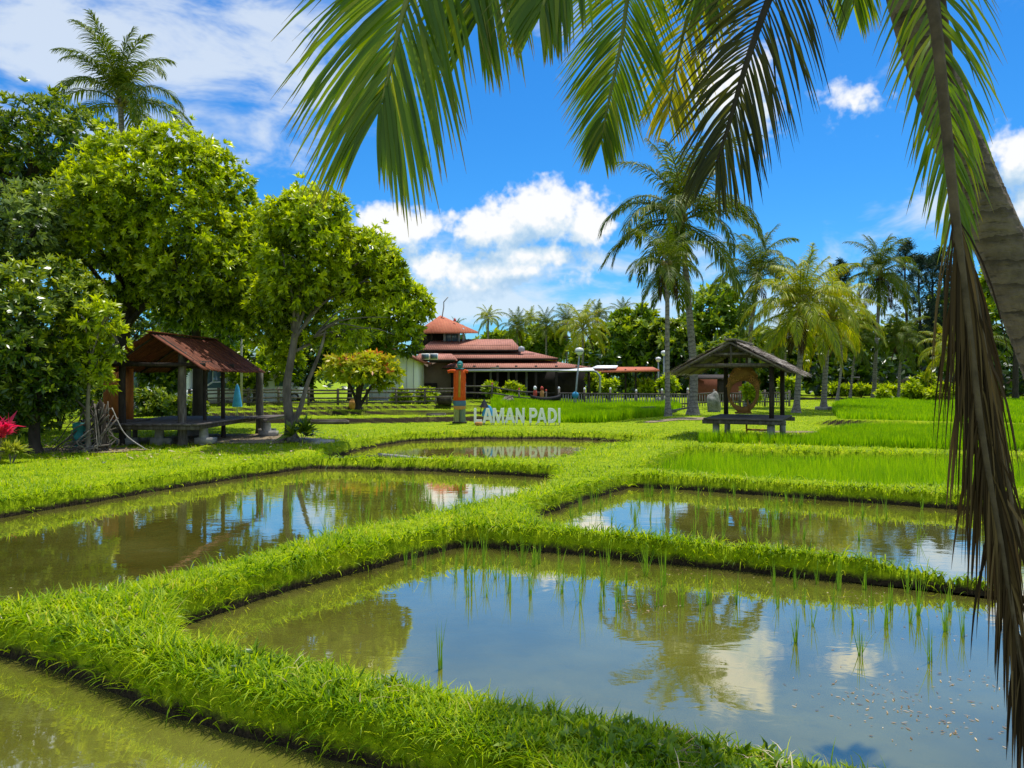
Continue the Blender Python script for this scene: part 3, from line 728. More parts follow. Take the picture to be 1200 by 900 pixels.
tree('broadleaf_tree', 'bright green tree rising behind the white-walled outbuilding, left of the restaurant tower', 'tree', b, np.vstack([grp(462, 372, 50, 38, 46, 9), grp(486, 356, 50, 20, 26, 4), grp(420, 370, 52, 40, 46, 6)]), 1300, 9, (0.3, 0.5), (0.12, 0.19), L_LIME,
     [b, P(455, 430, 57), P(460, 400, 52)], 0.2, 0.12, DARKBARK, 8)
# dark crown top-left
b = onground(28, 28)
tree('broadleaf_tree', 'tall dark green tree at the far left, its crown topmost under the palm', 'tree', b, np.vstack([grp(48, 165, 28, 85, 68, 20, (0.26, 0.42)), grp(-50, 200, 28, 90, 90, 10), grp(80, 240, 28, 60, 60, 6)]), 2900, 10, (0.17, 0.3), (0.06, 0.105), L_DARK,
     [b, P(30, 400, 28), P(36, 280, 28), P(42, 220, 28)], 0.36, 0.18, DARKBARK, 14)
b = onground(-30, 22)
tree('broadleaf_tree', 'grey-green leafy tree at the left edge, below the tall dark crown', 'tree', b, np.vstack([grp(25, 270, 22, 70, 60, 14), grp(-60, 300, 22, 90, 80, 8)]), 2000, 10, (0.16, 0.28), (0.05, 0.085), L_GREY,
     [b, P(-20, 420, 22), P(0, 330, 22)], 0.25, 0.13, DARKBARK, 10)
b = onground(42, 18.3)
tree('broadleaf_tree', 'dense dark low tree at the left edge above the magenta plant', 'tree', b, np.vstack([grp(45, 390, 18.6, 76, 90, 22, (0.26, 0.42)), grp(-40, 420, 18.6, 70, 100, 8), grp(20, 470, 18.4, 60, 38, 6)]), 3600, 9, (0.12, 0.22), (0.045, 0.075), L_DARK,
     [b, P(40, 500, 18.3), P(44, 440, 18.4), P(44, 400, 18.5)], 0.14, 0.09, DARKBARK, 10)  # this low tree's shade is put into its dark leaf colour
b = onground(104, 18.6)
tree('sapling', 'sunlit yellow-green sapling sprouting over the root tangle beside the orange panel', 'tree', b, np.vstack([grp(112, 400, 18.3, 30, 52, 8, (0.3, 0.5), core=False), grp(85, 385, 18.3, 20, 28, 3, core=False), grp(118, 445, 18.2, 18, 20, 3, core=False)]), 420, 10, (0.12, 0.24), (0.04, 0.06), L_LIME,
     [b, P(103, 470, 18.5), P(108, 420, 18.4)], 0.06, 0.03, BARK, 8, twigs=2)
# flowering tree in front of the white wall
b = onground(420, 38)
def stems(mb, base):
    for q in ((436, 430), (450, 440), (400, 436)): branchy(mb, np.array([0, 0, 0.1]), [P(*q, 38) - base], 0.09, 0.03)
tree('flowering_tree', 'low spreading tree with reddish orange flowers in front of the white wall', 'tree', b, np.vstack([grp(425, 432, 38, 40, 20, 12, (0.26, 0.42)), grp(452, 440, 38, 22, 18, 4), grp(395, 436, 38, 18, 14, 4)]), 700, 8, (0.22, 0.38), (0.09, 0.14), L_FLOWER,
     [b, P(420, 460, 38), P(422, 440, 38)], 0.16, 0.1, DARKBARK, 8, extra=stems)
for px, py, Y, rx, ry, leaf, lb in [(300, 415, 46, 55, 40, L_LIME, 'pale sunlit tree behind the fence right of the rusty hut'), (365, 420, 50, 45, 32, L_DARK, 'dark tree behind the timber fence under the forked tree'),
                                    (240, 400, 44, 45, 32, L_MID, 'leafy tree showing above the ridge of the rusty hut'), (410, 395, 52, 50, 35, L_MID, 'green tree rising behind the flowering tree'), (190, 425, 36, 26, 34, L_DARK, 'dark bushy plant seen through the rusty hut'),
                                    (60, 430, 34, 90, 60, L_DARK, 'dark thicket tree behind the low tree at the left edge'), (165, 375, 41, 75, 38, L_DARK, 'dark tree filling the gap above the rusty hut, far behind it')]:
    b = onground(px, Y)
    tree('broadleaf_tree', lb, 'tree', b, grp(px, py, Y, rx, ry, 9), 650, 9, (0.006 * Y, 0.009 * Y), (0.0024 * Y, 0.0036 * Y), leaf, [b, P(px, 455, Y), P(px + 2, py, Y)], 0.2, 0.1, DARKBARK, 6)

# backdrop trees: a few crowns, then copies
far_protos = []
def backdrop(px, py, Y, rx, ry, leaf, label, n=620, s=1.0, nl=10):
    b = onground(px, Y)
    return tree('broadleaf_tree', label, 'tree', b, np.vstack([grp(px, py, Y, rx, ry, nl, (0.26, 0.45))]), n, 9, (0.0062 * Y * s, 0.0098 * Y * s), (0.0028 * Y * s, 0.0044 * Y * s), leaf, [b, P(px, 450, Y), P(px + 2, py, Y)], 0.3, 0.15, DARKBARK, 6, group='trees behind the paddy fields')
BK = [(590, 405, 92, 34, 18, L_MID, 'low green tree right of the restaurant tower roof'), (640, 408, 95, 36, 22, L_MID, 'green tree over the end of the upper restaurant roof'),
      (712, 412, 88, 32, 30, L_MID, 'bushy tree above the red walkway roof'), (745, 398, 80, 34, 34, L_MID, 'rounded tree left of the thin palm trunk'),
      (790, 410, 76, 30, 38, L_DARK, 'dark tree between the two tall palm trunks'), (835, 375, 78, 44, 42, L_MID, 'tall bushy tree above the thatched hut roof'),
      (862, 420, 70, 38, 26, L_DARK, 'shaded tree right behind the thatched hut'), (905, 415, 74, 36, 34, L_DARK, 'dark tree behind the yellowish palm, left side'),
      (960, 415, 82, 44, 34, L_DARK, 'dark tree filling the gap right of the yellowish palm'), (1010, 400, 90, 34, 40, L_MID, 'tree behind the grey-trunked palm'),
      (1062, 405, 92, 36, 38, L_DARK, 'dark tree behind the short round palm'), (1110, 385, 92, 34, 44, L_DARK, 'tall dark tree left of the dry frond'),
      (1165, 390, 90, 44, 50, L_MID, 'green tree between the dry frond and the leaning trunk'), (1250, 380, 88, 60, 60, L_MID, 'green tree behind the leaning trunk'),
      (690, 425, 84, 30, 22, L_DARK, 'dark tree behind the globe street lamp'), (1190, 320, 60, 30, 60, L_LIME, 'bright tree right of the leaning trunk'), (1320, 390, 90, 70, 50, L_DARK, 'dark tree at the far right edge')]
for a in BK: backdrop(*a)
# closed wood farther back
rb = RB()
n = 4200
px = RNG.uniform(-1500, 2700, n); Yd = RNG.uniform(105, 150, n)
top = 33 + 14 * np.sin(px * 0.013) + 9 * np.sin(px * 0.037 + 1)
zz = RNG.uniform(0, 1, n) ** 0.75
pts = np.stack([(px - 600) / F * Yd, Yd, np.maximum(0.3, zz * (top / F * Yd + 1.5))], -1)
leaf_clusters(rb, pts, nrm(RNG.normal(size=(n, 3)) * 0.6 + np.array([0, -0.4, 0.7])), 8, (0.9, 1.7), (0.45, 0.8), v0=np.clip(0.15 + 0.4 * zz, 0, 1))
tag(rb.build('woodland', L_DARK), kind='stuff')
# dark understorey behind the far fence
rb = RB(); n = 2600
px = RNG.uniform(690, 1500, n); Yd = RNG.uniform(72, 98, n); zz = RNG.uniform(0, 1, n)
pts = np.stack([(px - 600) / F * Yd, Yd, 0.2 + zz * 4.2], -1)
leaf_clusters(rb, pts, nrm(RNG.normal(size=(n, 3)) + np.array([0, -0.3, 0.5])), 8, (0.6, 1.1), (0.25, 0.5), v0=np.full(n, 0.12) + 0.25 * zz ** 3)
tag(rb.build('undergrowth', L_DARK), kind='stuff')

# casuarinas
def casuarina(px, top, Y, label, seed):
    x = X(px, Y); z0 = gz(x, Y); hgt = ZZ(top, Y) - z0
    root = thing('casuarina_tree', label, 'tree', (x, Y, z0), group='casuarinas at the back')
    r = np.random.default_rng(seed); mb = MB()
    tp = smooth_path([(0, 0, 0), (0.1, 0, hgt * .4), (-.1, 0.1, hgt * .8), (0, 0, hgt)], 14); mb.tube(tp, np.linspace(0.24, 0.02, 14), 7)
    rb = RB(); C = []; A = []
    for k in range(62):
        f = r.uniform(0.25, 0.99); c = np.array([np.interp(f, np.linspace(0, 1, 14), tp[:, i]) for i in range(3)])
        a = r.uniform(0, 6.28); L = (0.35 + 2.6 * (1 - f) ** 0.8) * r.uniform(.5, 1.1)
        e = c + np.array([math.cos(a) * L, math.sin(a) * L, L * r.uniform(0.3, 0.9)])
        mb.tube(smooth_path([c, (c + e) / 2 - [0, 0, .08 * L], e], 5), np.linspace(0.035, 0.01, 5), 4, cap=False)
        for q in np.linspace(0.3, 1, 7): C.append(c + (e - c) * q + r.normal(0, 0.10, 3)); A.append((e - c) + r.normal(0, .5, 3))
    leaf_clusters(rb, np.array(C), np.array(A), 9, (0.35, 0.7), (0.035, 0.07), v0=r.uniform(.2, .9, len(C)), droop=(0.2, 1.2), prof=(0.8, 1, 0.3))
    mb.build('trunk', DARKBARK, root, True); rb.build('crown', L_PINE, root)
for a in [(1062, 285, 84, 'tallest feathery casuarina right of the grey-trunked palm', 1), (1078, 300, 86, 'feathery casuarina second from the left in its row', 2), (1094, 296, 88, 'feathery casuarina in the middle of the row left of the dry frond', 3),
          (1108, 292, 85, 'feathery casuarina just left of the dry frond', 4), (986, 308, 88, 'lone feathery casuarina between the yellowish palm and the grey-trunked palm', 5), (1128, 300, 87, 'feathery casuarina half hidden by the dry frond', 6)]: casuarina(*a)

# ------------------------------------------------------------------ coconut palms
def frond_arrays(path, n, leaf_len, width, fwd=(1.25, 0.45), droop=0.9, segs=3, lift=0.25, r0=0.03, r1=0.006, jit=0.12, up=(0, 0, 1), start=0.12, rng=RNG, lenprof=None, sides=5, gappy=0.0, vsd=0.2, wvar=0.1):
    """rachis path + two rows of leaflets -> (V,Q,v,t) of leaflets and (V,Q) of rachis"""
    path = np.asarray(path, float); m = len(path)
    t = np.linspace(start, 1.0, n); ii = t * (m - 1)
    base = np.stack([np.interp(ii, np.arange(m), path[:, k]) for k in range(3)], -1)
    tan = nrm(np.gradient(path, axis=0)); T = nrm(np.stack([np.interp(ii, np.arange(m), tan[:, k]) for k in range(3)], -1))
    S = nrm(np.cross(T, np.array(up, float))); N = np.cross(S, T)
    B = []; Dd = []; Wd = []; Ln = []; vv = []
    for sgn in (-1, 1):
        ph = np.interp(t, [start, 1], fwd) + rng.normal(0, jit * 0.6, n)
        lf = lift + rng.normal(0, jit, n)
        d = T * np.cos(ph)[:, None] + (S * sgn * np.cos(lf)[:, None] + N * np.sin(lf)[:, None]) * np.sin(ph)[:, None]
        lp = np.interp(t, *(lenprof or ([0, 0.15, 0.4, 0.75, 1], [0.5, 0.8, 1.0, 0.8, 0.42]))) * rng.uniform(0.88, 1.1, n)
        w = nrm(np.cross(N, d) + rng.normal(0, 0.25, (n, 3)))
        k = rng.uniform(size=n) >= gappy
        B.append((base + rng.normal(0, 0.004, (n, 3)))[k]); Dd.append(d[k]); Wd.append(w[k]); Ln.append((lp * leaf_len)[k]); vv.append(np.clip(rng.normal(0.5, vsd, n), 0, 1)[k])
    B, Dd, Wd, Ln, vv = map(np.concatenate, (B, Dd, Wd, Ln, vv))
    prof = {2: [0.5, 1, 0.1], 3: [0.5, 1, 0.8, 0.08], 4: [0.45, 1, 0.95, 0.6, 0.05], 6: [0.4, 0.9, 1, 0.92, 0.72, 0.42, 0.04]}[segs]
    R = ribbons(B, Dd, Wd, Ln, width * rng.uniform(1 - wvar * 2, 1 + wvar * 2, len(B)), droop * rng.uniform(0.6, 1.4, len(B)), segs, prof)
    rv = tube_verts(path, np.linspace(r0, r1, m), sides)
    return R, vv, rv, tubeQ(m, sides)

def arc_path(L, e0, bend, n=14):
    """frond midline leaving the crown at elevation e0 and arching over"""
    p = [np.zeros(3)]; q = np.linspace(0, 1, n)
    for i in range(1, n):
        e = e0 - bend * (q[i] ** 1.3); p.append(p[-1] + np.array([math.cos(e), 0, math.sin(e)]) * L / (n - 1))
    return np.array(p)

FRONDS = {}
def frond_variant(kind, L, e0, bend, mat, segs=3, n=72, drp=1.0):
    R, vv, rv, rq = frond_arrays(arc_path(L, e0, bend), n, L * 0.26, L * 0.0115, droop=drp, fwd=(1.15, 0.35), lift=0.1, segs=segs, r0=L * 0.011, r1=L * 0.003)
    rb = RB(); rb.add(R, vv, segs); nq = sum(len(q) for q in rb.Q)
    rb.raw(rv, rq); mi = np.zeros(nq + len(rq), int); mi[nq:] = 1
    me = mk('frond', np.concatenate(rb.V), np.concatenate(rb.Q), [mat, RACHIS if mat is not PFD else DRYST], None, np.concatenate(rb.v), np.concatenate(rb.t), midx=mi)
    d = me.data; bpy.data.objects.remove(me); return d
ELEV = [(84, 0.7), (72, 1.25), (56, 1.7), (38, 1.75), (18, 1.55), (-6, 1.15), (-35, 0.8)]
def variants(mat, drp=1.9): return [[frond_variant('f', 1.0, math.radians(e + j * 5), bnd * (1 + .15 * j), mat, drp=drp) for j in (0, 1)] for e, bnd in ELEV]
VG = variants(PF); VY = variants(PFY, 2.3); VD = [[frond_variant('f', 1.0, math.radians(e), b_, PFD, drp=2.0) for e, b_ in ((-50, 0.5), (-68, 0.35))]]

def palm(label, base, path, r0, r1, L, counts, V, rng_seed, dead=2, group=None, nuts=6, tilt=0.0):
    base = np.array(base, float); root = thing('coconut_palm', label, 'palm', tuple(base), group=group)
    r = np.random.default_rng(rng_seed)
    tp = smooth_path(np.array(path, float) - base, 26); rr = np.linspace(r0, r1, 26); rr[0] *= 1.7; rr[1] *= 1.35; rr[2] *= 1.1
    mb = MB(); mb.tube(tp, rr, 12, cap=False); mb.build('trunk', PTRUNK, root, True)
    top = tp[-1]; a = r.uniform(0, 6.28)
    for lv, c in enumerate(counts):
        for k in range(c):
            a += 2.39996 + r.normal(0, 0.12)
            o = bpy.data.objects.new('frond', V[lv][r.integers(0, 2)]); COL.objects.link(o); o.parent = root
            o.location = tuple(top + np.array([math.cos(a), math.sin(a), 0]) * r1 * 0.6 + np.array([0, 0, 0.10 - 0.07 * lv]) * L * 0.4)
            s = L * r.uniform(0.86, 1.1) * (0.85 if lv == 0 else 1); o.scale = (s, s, s); o.rotation_euler = (r.normal(0, 0.10), r.normal(0, 0.08), a)
    for k in range(dead):
        a = r.uniform(0, 6.28); o = bpy.data.objects.new('frond', VD[0][k % 2]); COL.objects.link(o); o.parent = root
        o['label'] = 'dry brown drooping frond'
        o.location = tuple(top + np.array([0, 0, -0.1 * L * 0.5])); s = L * r.uniform(0.6, 0.8); o.scale = (s, s, s); o.rotation_euler = (0, 0, a)
    if nuts:
        for k in range(nuts):
            a = k * 6.28 / nuts + r.normal(0, .2); mbn = MB(); c = top + np.array([math.cos(a) * r1 * 1.8, math.sin(a) * r1 * 1.8, -0.1 - 0.12 * (k % 3)])
            mbn.lathe([(0.0, 0.13), (0.07, 0.11), (0.11, 0.03), (0.10, -0.06), (0.05, -0.12), (0.0, -0.13)], c, 9); mbn.build('coconut', NUT, root, True)
    return root
def P0(px, py, Y): return P(px, py, Y)
b = onground(812, 38.6)
palm('tallest coconut palm, its trunk passing left of the thatched hut', b, [b, P(813, 440, 38.6), P(809, 380, 38.6), P(803, 310, 38.6), P(799, 250, 38.6)], 0.23, 0.12, 4.9, (3, 4, 4, 5, 5, 4, 3), VG, 3, 2)
b = onground(783, 33.8)
palm('slim straight coconut palm with pale trunk, left of the tallest palm', b, [b, P(782, 430, 33.8), P(782, 350, 33.8), P(781, 306, 33.8)], 0.12, 0.085, 2.2, (2, 2, 3, 3, 3, 3, 3), VG, 4, 3)
b = onground(876, 47)
palm('coconut palm behind the tallest palm, rising over the thatched hut', b, [b, P(877, 420, 47), P(882, 370, 47), P(888, 320, 47)], 0.17, 0.11, 3.6, (3, 4, 5, 5, 4, 3, 2), VG, 5, 2)
b = onground(933, 39)
palm('bright yellowish coconut palm just right of the thatched hut', b, [b, P(936, 440, 39), P(939, 400, 39), P(939, 356, 39)], 0.16, 0.11, 3.4, (4, 5, 6, 6, 5, 4, 3), VY, 8, 2)
b = onground(965, 42.5)
palm('yellow-green coconut palm standing on a concrete ring, right of the yellowish palm', b, [b, P(967, 440, 42.5), P(970, 400, 42.5), P(976, 368, 42.5)], 0.16, 0.11, 3.0, (3, 4, 5, 5, 5, 4, 2), VY, 9, 2)
b = onground(1024, 68)
palm('grey-trunked coconut palm standing clear at the far field edge', b, [b, P(1026, 420, 68), P(1029, 370, 68), P(1031, 318, 68)], 0.19, 0.12, 4.2, (3, 4, 5, 5, 5, 4, 4), VG, 11, 4)
b = onground(1053, 64)
palm('short coconut palm with round crown beyond the far field', b, [b, P(1054, 440, 64), P(1056, 415, 64), P(1057, 396, 64)], 0.12, 0.10, 2.8, (3, 4, 4, 4, 4, 4, 2), VG, 12, 1)
b = onground(996, 66)
palm('thin-stemmed coconut palm left of the grey-trunked palm', b, [b, P(1000, 430, 66), P(1002, 415, 66), P(1003, 400, 66)], 0.10, 0.08, 2.5, (2, 3, 4, 4, 3, 3, 2), VG, 13, 1)
b = onground(981, 62)
palm('thin-stemmed coconut palm next to the concrete-ringed palm', b, [b, P(986, 430, 62), P(986, 410, 62), P(984, 392, 62)], 0.10, 0.08, 2.4, (2, 3, 3, 4, 3, 3, 2), VY, 14, 1)
b = onground(1112, 60)
palm('broad-leaved young coconut palm just left of the dry frond', b, [b, P(1112, 440, 60), P(1112, 420, 60), P(1113, 408, 60)], 0.14, 0.11, 2.9, (3, 4, 4, 4, 4, 3, 1), VY, 15, 1)
b = onground(150, 40)
palm('coconut palm towering above the trees at the top left', b, [b, P(147, 350, 40), P(145, 220, 40), P(141, 116, 40)], 0.22, 0.13, 4.3, (3, 5, 5, 5, 4, 2, 0), VG, 16, 0)
FARP = [(572, 372, 86, 1.9, 'lone far palm standing beside the restaurant tower'), (606, 384, 82, 2.6, 'far palm with spreading fronds above the upper restaurant roof'), (640, 382, 88, 2.7, 'far palm left of the street lamp palm'),
        (683, 384, 74, 3.5, 'largest far palm, directly behind the globe street lamp'), (664, 378, 92, 2.7, 'far palm half hidden behind the street lamp palm'), (730, 368, 88, 2.2, 'slender far palm above the red walkway roof'),
        (757, 376, 86, 2.3, 'far palm left of the slim straight palm'), (535, 384, 95, 1.6, 'tiny far palm just right of the tower roof'), (700, 372, 96, 2.6, 'far palm right of the street lamp palm'), (622, 376, 98, 2.2, 'tiny far palm between two palms over the roof end'),
        (1150, 400, 70, 2.8, 'far palm hidden partly by the dry frond'), (920, 392, 66, 2.6, 'far palm deep behind the yellowish palm')]
for i, (px, py, Y, L, lb) in enumerate(FARP):
    b = onground(px, Y)
    palm(lb, b, [b, P(px, 430, Y), P(px, py, Y)], 0.13, 0.10, L, (3, 3, 4, 5, 4, 3, 1), VG if i % 3 else VY, 40 + i, 1, 'far coconut palms', nuts=0)

# ------------------------------------------------------------------ the near leaning palm with hanging fronds
root = thing('coconut_palm', 'leaning coconut palm in the right foreground with fronds hanging into view', 'palm', (3.42, 4.3, 0.0))
B0 = np.array([3.42, 4.3, 0.0])
tp = smooth_path(np.array([P(1312, 830, 4.3), P(1298, 700, 4.3), P(1272, 560, 4.3), P(1232, 430, 4.3), P(1192, 330, 4.3), P(1148, 230, 4.3), P(1105, 120, 4.3), P(1066, 0, 4.3), P(1028, -150, 4.3), P(1000, -290, 4.3)]) - B0, 420)
sd = 56; rr = np.interp(np.linspace(0, 1, 420), [0, .06, .2, .5, .8, 1], [0.25, 0.19, 0.155, 0.128, 0.108, 0.10])
V = tube_verts(tp, np.ones(420), sd).reshape(420, sd, 3)
ar = np.arange(sd) * 2 * PI / sd; sl = np.arange(420)[:, None] * 0.0145
ringp = sl / 0.085 + 0.35 * np.sin(ar * 1 + 0.6 * sl)[...] + 0.10 * np.sin(3 * ar + 4 * sl) + 0.07 * np.sin(7 * ar + 9 * sl)
saw = ringp - np.floor(ringp)
disp = 1 + 0.006 * (saw ** 2) - 0.022 * np.exp(-(saw / 0.09) ** 2) * np.clip(0.5 + np.sin(3 * ar + 5.3 * sl) + .6 * np.sin(5 * ar - 11 * sl), 0, 1.4) + 0.02 * np.sin(5 * ar + 3.1 * sl) + 0.012 * np.sin(11 * ar + 17 * sl) + RNG.normal(0, 0.010, (420, sd))
V = tp[:, None] + (V - tp[:, None]) * (rr[:, None] * disp)[..., None]
mk('trunk', V.reshape(-1, 3), tubeQ(420, sd), NTRUNK, root, smooth=True)
CR = P(1000, -290, 4.3)
def near_frond(ctrl, n, ll, wd, mat, label=None, segs=6, stalk=RACHIS, **k):
    path = smooth_path([np.array(c) - B0 for c in ctrl], 30)
    R, vv, rv, rq = frond_arrays(path, n, ll, wd, segs=segs, sides=8, **k)
    rb = RB(); rb.add(R, vv, segs); o = rb.build('frond', mat, root)
    if label: o['label'] = label
    mb = MB(); mb.add(rv, rq); q = mb.build('stalk', stalk, o, True); return o
view = (0, -0.55, 0.83)
near_frond([CR, P(800, -330, 3.9), P(600, -210, 3.6), P(505, -70, 3.45), P(474, 10, 3.4), P(455, 90, 3.38), P(444, 130, 3.38)], 112, 0.80, 0.020, PNEAR, 'broad green frond at the left of the hanging fronds', fwd=(1.0, 0.30), droop=0.75, lift=0.05, up=(0, -1, 0.25), r0=0.03, r1=0.004, jit=0.07, lenprof=([0, 0.2, 0.6, 0.85, 1], [0.5, 0.95, 1.05, 0.8, 0.36]))
near_frond([CR, P(900, -300, 4.8), P(790, -160, 5.2), P(742, -30, 5.3), P(728, 50, 5.3), P(712, 125, 5.3), P(705, 165, 5.3)], 165, 0.72, 0.0155, PNEAR, 'fine green frond with a pale midrib', fwd=(1.05, 0.35), droop=0.5, lift=0.05, up=(0, -1, 0.2), r0=0.03, r1=0.005, jit=0.05, lenprof=([0, 0.2, 0.6, 1], [0.6, 0.95, 0.95, 0.35]))
near_frond([CR, P(930, -250, 4.9), P(860, -120, 5.4), P(812, 0, 5.6), P(792, 80, 5.7), P(784, 130, 5.7)], 90, 0.70, 0.018, PNEARY, 'yellowing frond behind the browned frond', fwd=(1.1, 0.4), droop=0.7, lift=0.1, up=(0, -1, 0.2), r0=0.03, r1=0.005, jit=0.16)
near_frond([CR, P(975, -200, 4.2), P(930, -70, 4.0), P(897, 10, 3.95), P(873, 80, 3.9), P(853, 150, 3.9), P(840, 190, 3.9)], 104, 0.68, 0.0135, PNEARB, 'browned, shade-darkened frond hanging in the middle', fwd=(0.95, 0.38), droop=0.8, lift=0.0, up=(0, -1, 0.15), r0=0.032, r1=0.006, jit=0.13, stalk=DARKBARK)
near_frond([CR, P(1050, -240, 4.1), P(1085, -110, 3.85), P(1096, 0, 3.75), P(1103, 80, 3.7), P(1110, 170, 3.7), P(1119, 260, 3.7)], 72, 0.60, 0.015, PNEAR, 'green frond hanging across the leaning trunk', fwd=(0.85, 0.40), droop=1.0, lift=0.1, up=(0, -1, 0.15), r0=0.036, r1=0.008, jit=0.12, stalk=DRYST)
near_frond([CR, P(1010, -240, 4.9), P(1012, -140, 5.3), P(1004, -50, 5.5), P(1000, 6, 5.6)], 76, 0.62, 0.018, PNEAR, fwd=(1.0, 0.4), droop=0.9, lift=0.1, up=(0, -1, 0.2), jit=0.12)
near_frond([CR, P(1100, -330, 4.6), P(1180, -250, 4.8), P(1240, -120, 4.9), P(1262, -20, 4.9)], 66, 0.72, 0.03, PNEAR, fwd=(1.0, 0.4), droop=1.0, lift=0.1, up=(0, -1, 0.2), jit=0.12)
near_frond([CR, P(880, -330, 3.7), P(760, -230, 3.4), P(690, -110, 3.3), P(652, -40, 3.3), P(634, 14, 3.3)], 84, 0.55, 0.022, PNEAR, fwd=(1.0, 0.35), droop=0.8, lift=0.05, up=(0, -1, 0.2), jit=0.10)
near_frond([CR, P(940, -280, 4.6), P(870, -180, 5.0), P(835, -60, 5.2), P(826, 10, 5.2)], 84, 0.62, 0.018, PNEAR, fwd=(1.0, 0.4), droop=0.8, lift=0.1, up=(0, -1, 0.2), jit=0.10)
near_frond([CR, P(850, -350, 3.9), P(700, -260, 3.65), P(612, -130, 3.5), P(572, -30, 3.45), P(560, 22, 3.45)], 96, 0.74, 0.018, PNEAR, 'green frond just right of the broad left frond', fwd=(1.0, 0.36), droop=0.6, lift=0.05, up=(0, -1, 0.25), r0=0.03, r1=0.004, jit=0.08)
for k, (ax, ay, e, bnd) in enumerate([(-0.9, 0.5, 1.2, 0.8), (0.8, -0.7, 0.9, 1.1), (0.1, -1.0, 1.1, 1.0)]):
    q = arc_path(3.6, e, bnd, 8); l_ = math.hypot(ax, ay); pts = np.stack([q[:, 0] * ax / l_, q[:, 0] * ay / l_, q[:, 2]], -1) + CR
    near_frond(list(pts), 60, 0.75, 0.034, PNEAR, segs=4, droop=1.0)
# dry dead frond hanging down to the water
o = near_frond([CR + [0.08, -.1, -.1], P(1062, -120, 3.75), P(1092, 0, 3.55), P(1106, 120, 3.5), P(1118, 240, 3.45), P(1134, 380, 3.45), P(1152, 520, 3.45), P(1180, 680, 3.45), P(1204, 830, 3.45)], 150, 0.8, 0.012, PFD, 'dead brown frond hanging straight down', fwd=(0.20, 0.16), droop=2.2, lift=-0.1, up=(0, -1, 0.1), r0=0.032, r1=0.010, vsd=0.36, wvar=0.3, jit=0.22, start=0.50, stalk=DRYST, lenprof=([0, 0.3, 0.6, 1], [0.8, 1.0, 1.0, 0.55]))
near_frond([CR + [0.05, .1, -.1], P(1080, -100, 4.0), P(1110, 60, 3.9), P(1122, 200, 3.85), P(1140, 330, 3.85), P(1165, 480, 3.85), P(1195, 640, 3.85)], 80, 0.6, 0.012, PFD, 'second dead brown frond hanging against the trunk', fwd=(0.22, 0.2), droop=2.2, lift=-0.1, up=(0, -1, 0.1), r0=0.03, r1=0.01, jit=0.16, start=0.62, stalk=DRYST)

# ------------------------------------------------------------------ rusty-roofed hut on the left
def at_local(root): return np.array(root.location)
hx, hy = -9.5, 22.3
hut = thing('open_hut', 'open timber hut with rusty red corrugated roof under the trees', 'hut', (hx, hy, gz(hx, hy)))
z0 = hut.location.z
def corr_roof(quadA, quadB, quadC, quadD, rows, amp, mat, name, parent, th=0.02, sag=0.03):
    """corrugated sheet: A->B eave direction (corrugations across it), A->D up-slope"""
    A, B_, C_, D_ = [np.array(q, float) for q in (quadA, quadB, quadC, quadD)]
    nu = rows * 6; nv = 10; nn = nrm(np.cross(B_ - A, D_ - A)); nn = nn if nn[2] > 0 else -nn
    u = np.linspace(0, 1, nu + 1); v = np.linspace(0, 1, nv + 1); V = []
    for vj in v:
        for ui in u:
            p = (A * (1 - ui) + B_ * ui) * (1 - vj) + (D_ * (1 - ui) + C_ * ui) * vj
            h = amp * math.sin(ui * rows * 2 * PI) - sag * math.sin(PI * ui) + 0.012 * math.sin(ui * 17 + vj * 5)
            V.append(p + nn * h)
    V = np.array(V); n1 = len(V); V = np.concatenate([V, V - nn * th])
    i = (np.arange(nv)[:, None] * (nu + 1) + np.arange(nu)[None]).ravel()
    Q = np.stack([i, i + 1, i + nu + 2, i + nu + 1], -1); Q2 = Q[:, ::-1] + n1
    e = np.arange(nu); E1 = np.stack([e, e + n1, e + 1 + n1, e + 1], -1); k = nv * (nu + 1); E2 = np.stack([e + k, e + 1 + k, e + 1 + k + n1, e + k + n1], -1)
    s = np.arange(nv) * (nu + 1); E3 = np.stack([s, s + nu + 1, s + nu + 1 + n1, s + n1], -1); s2 = s + nu; E4 = np.stack([s2, s2 + n1, s2 + nu + 1 + n1, s2 + nu + 1], -1)
    return mk(name, V, np.concatenate([Q, Q2, E1, E2, E3, E4]), mat, parent, smooth=True)
yf, yb = -2.2, 2.3
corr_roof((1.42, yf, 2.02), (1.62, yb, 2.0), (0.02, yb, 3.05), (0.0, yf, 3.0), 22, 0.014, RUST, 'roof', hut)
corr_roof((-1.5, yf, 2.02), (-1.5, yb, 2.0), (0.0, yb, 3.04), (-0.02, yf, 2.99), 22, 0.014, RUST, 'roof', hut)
mb = MB(); mb.beam((0.01, yf - .04, 3.012), (0.02, yb + .04, 3.058), 0.16, 0.03); mb.build('ridge_cap', RUST, hut)
for (x, y, r, dk) in [(0.68, -1.75, 0.11, 0), (-0.95, -1.7, 0.09, 1), (1.32, 2.6, 0.12, 0), (-0.95, 1.9, 0.08, 1), (0.78, -0.5, 0.05, 1), (0.85, 0.7, 0.06, 1)]:
    mb = MB(); zt = 2.0 + 1.0 * (1 - min(abs(x), 1.45) / 1.45) - 0.04
    pts = [(x, y, -0.1), (x + .01, y, .25), (x - .01, y, 1.2), (x, y, zt)]
    mb.tube(smooth_path(pts, 9), [r * k for k in (1.5, 1.3, 1.15, 1.05, 1, 1, .97, .95, .95)], 10); mb.build('post', WOOD if not dk else DWOOD, hut, True)  # dk posts: shade under the roof painted in as darker timber
for x, z in ((1.05, 2.22), (-1.05, 2.22), (0.0, 2.95)):
    mb = MB(); mb.beam((x, yf + .1, z), (x, yb - .1, z), 0.08, 0.10); mb.build('beam', DWOOD, hut)
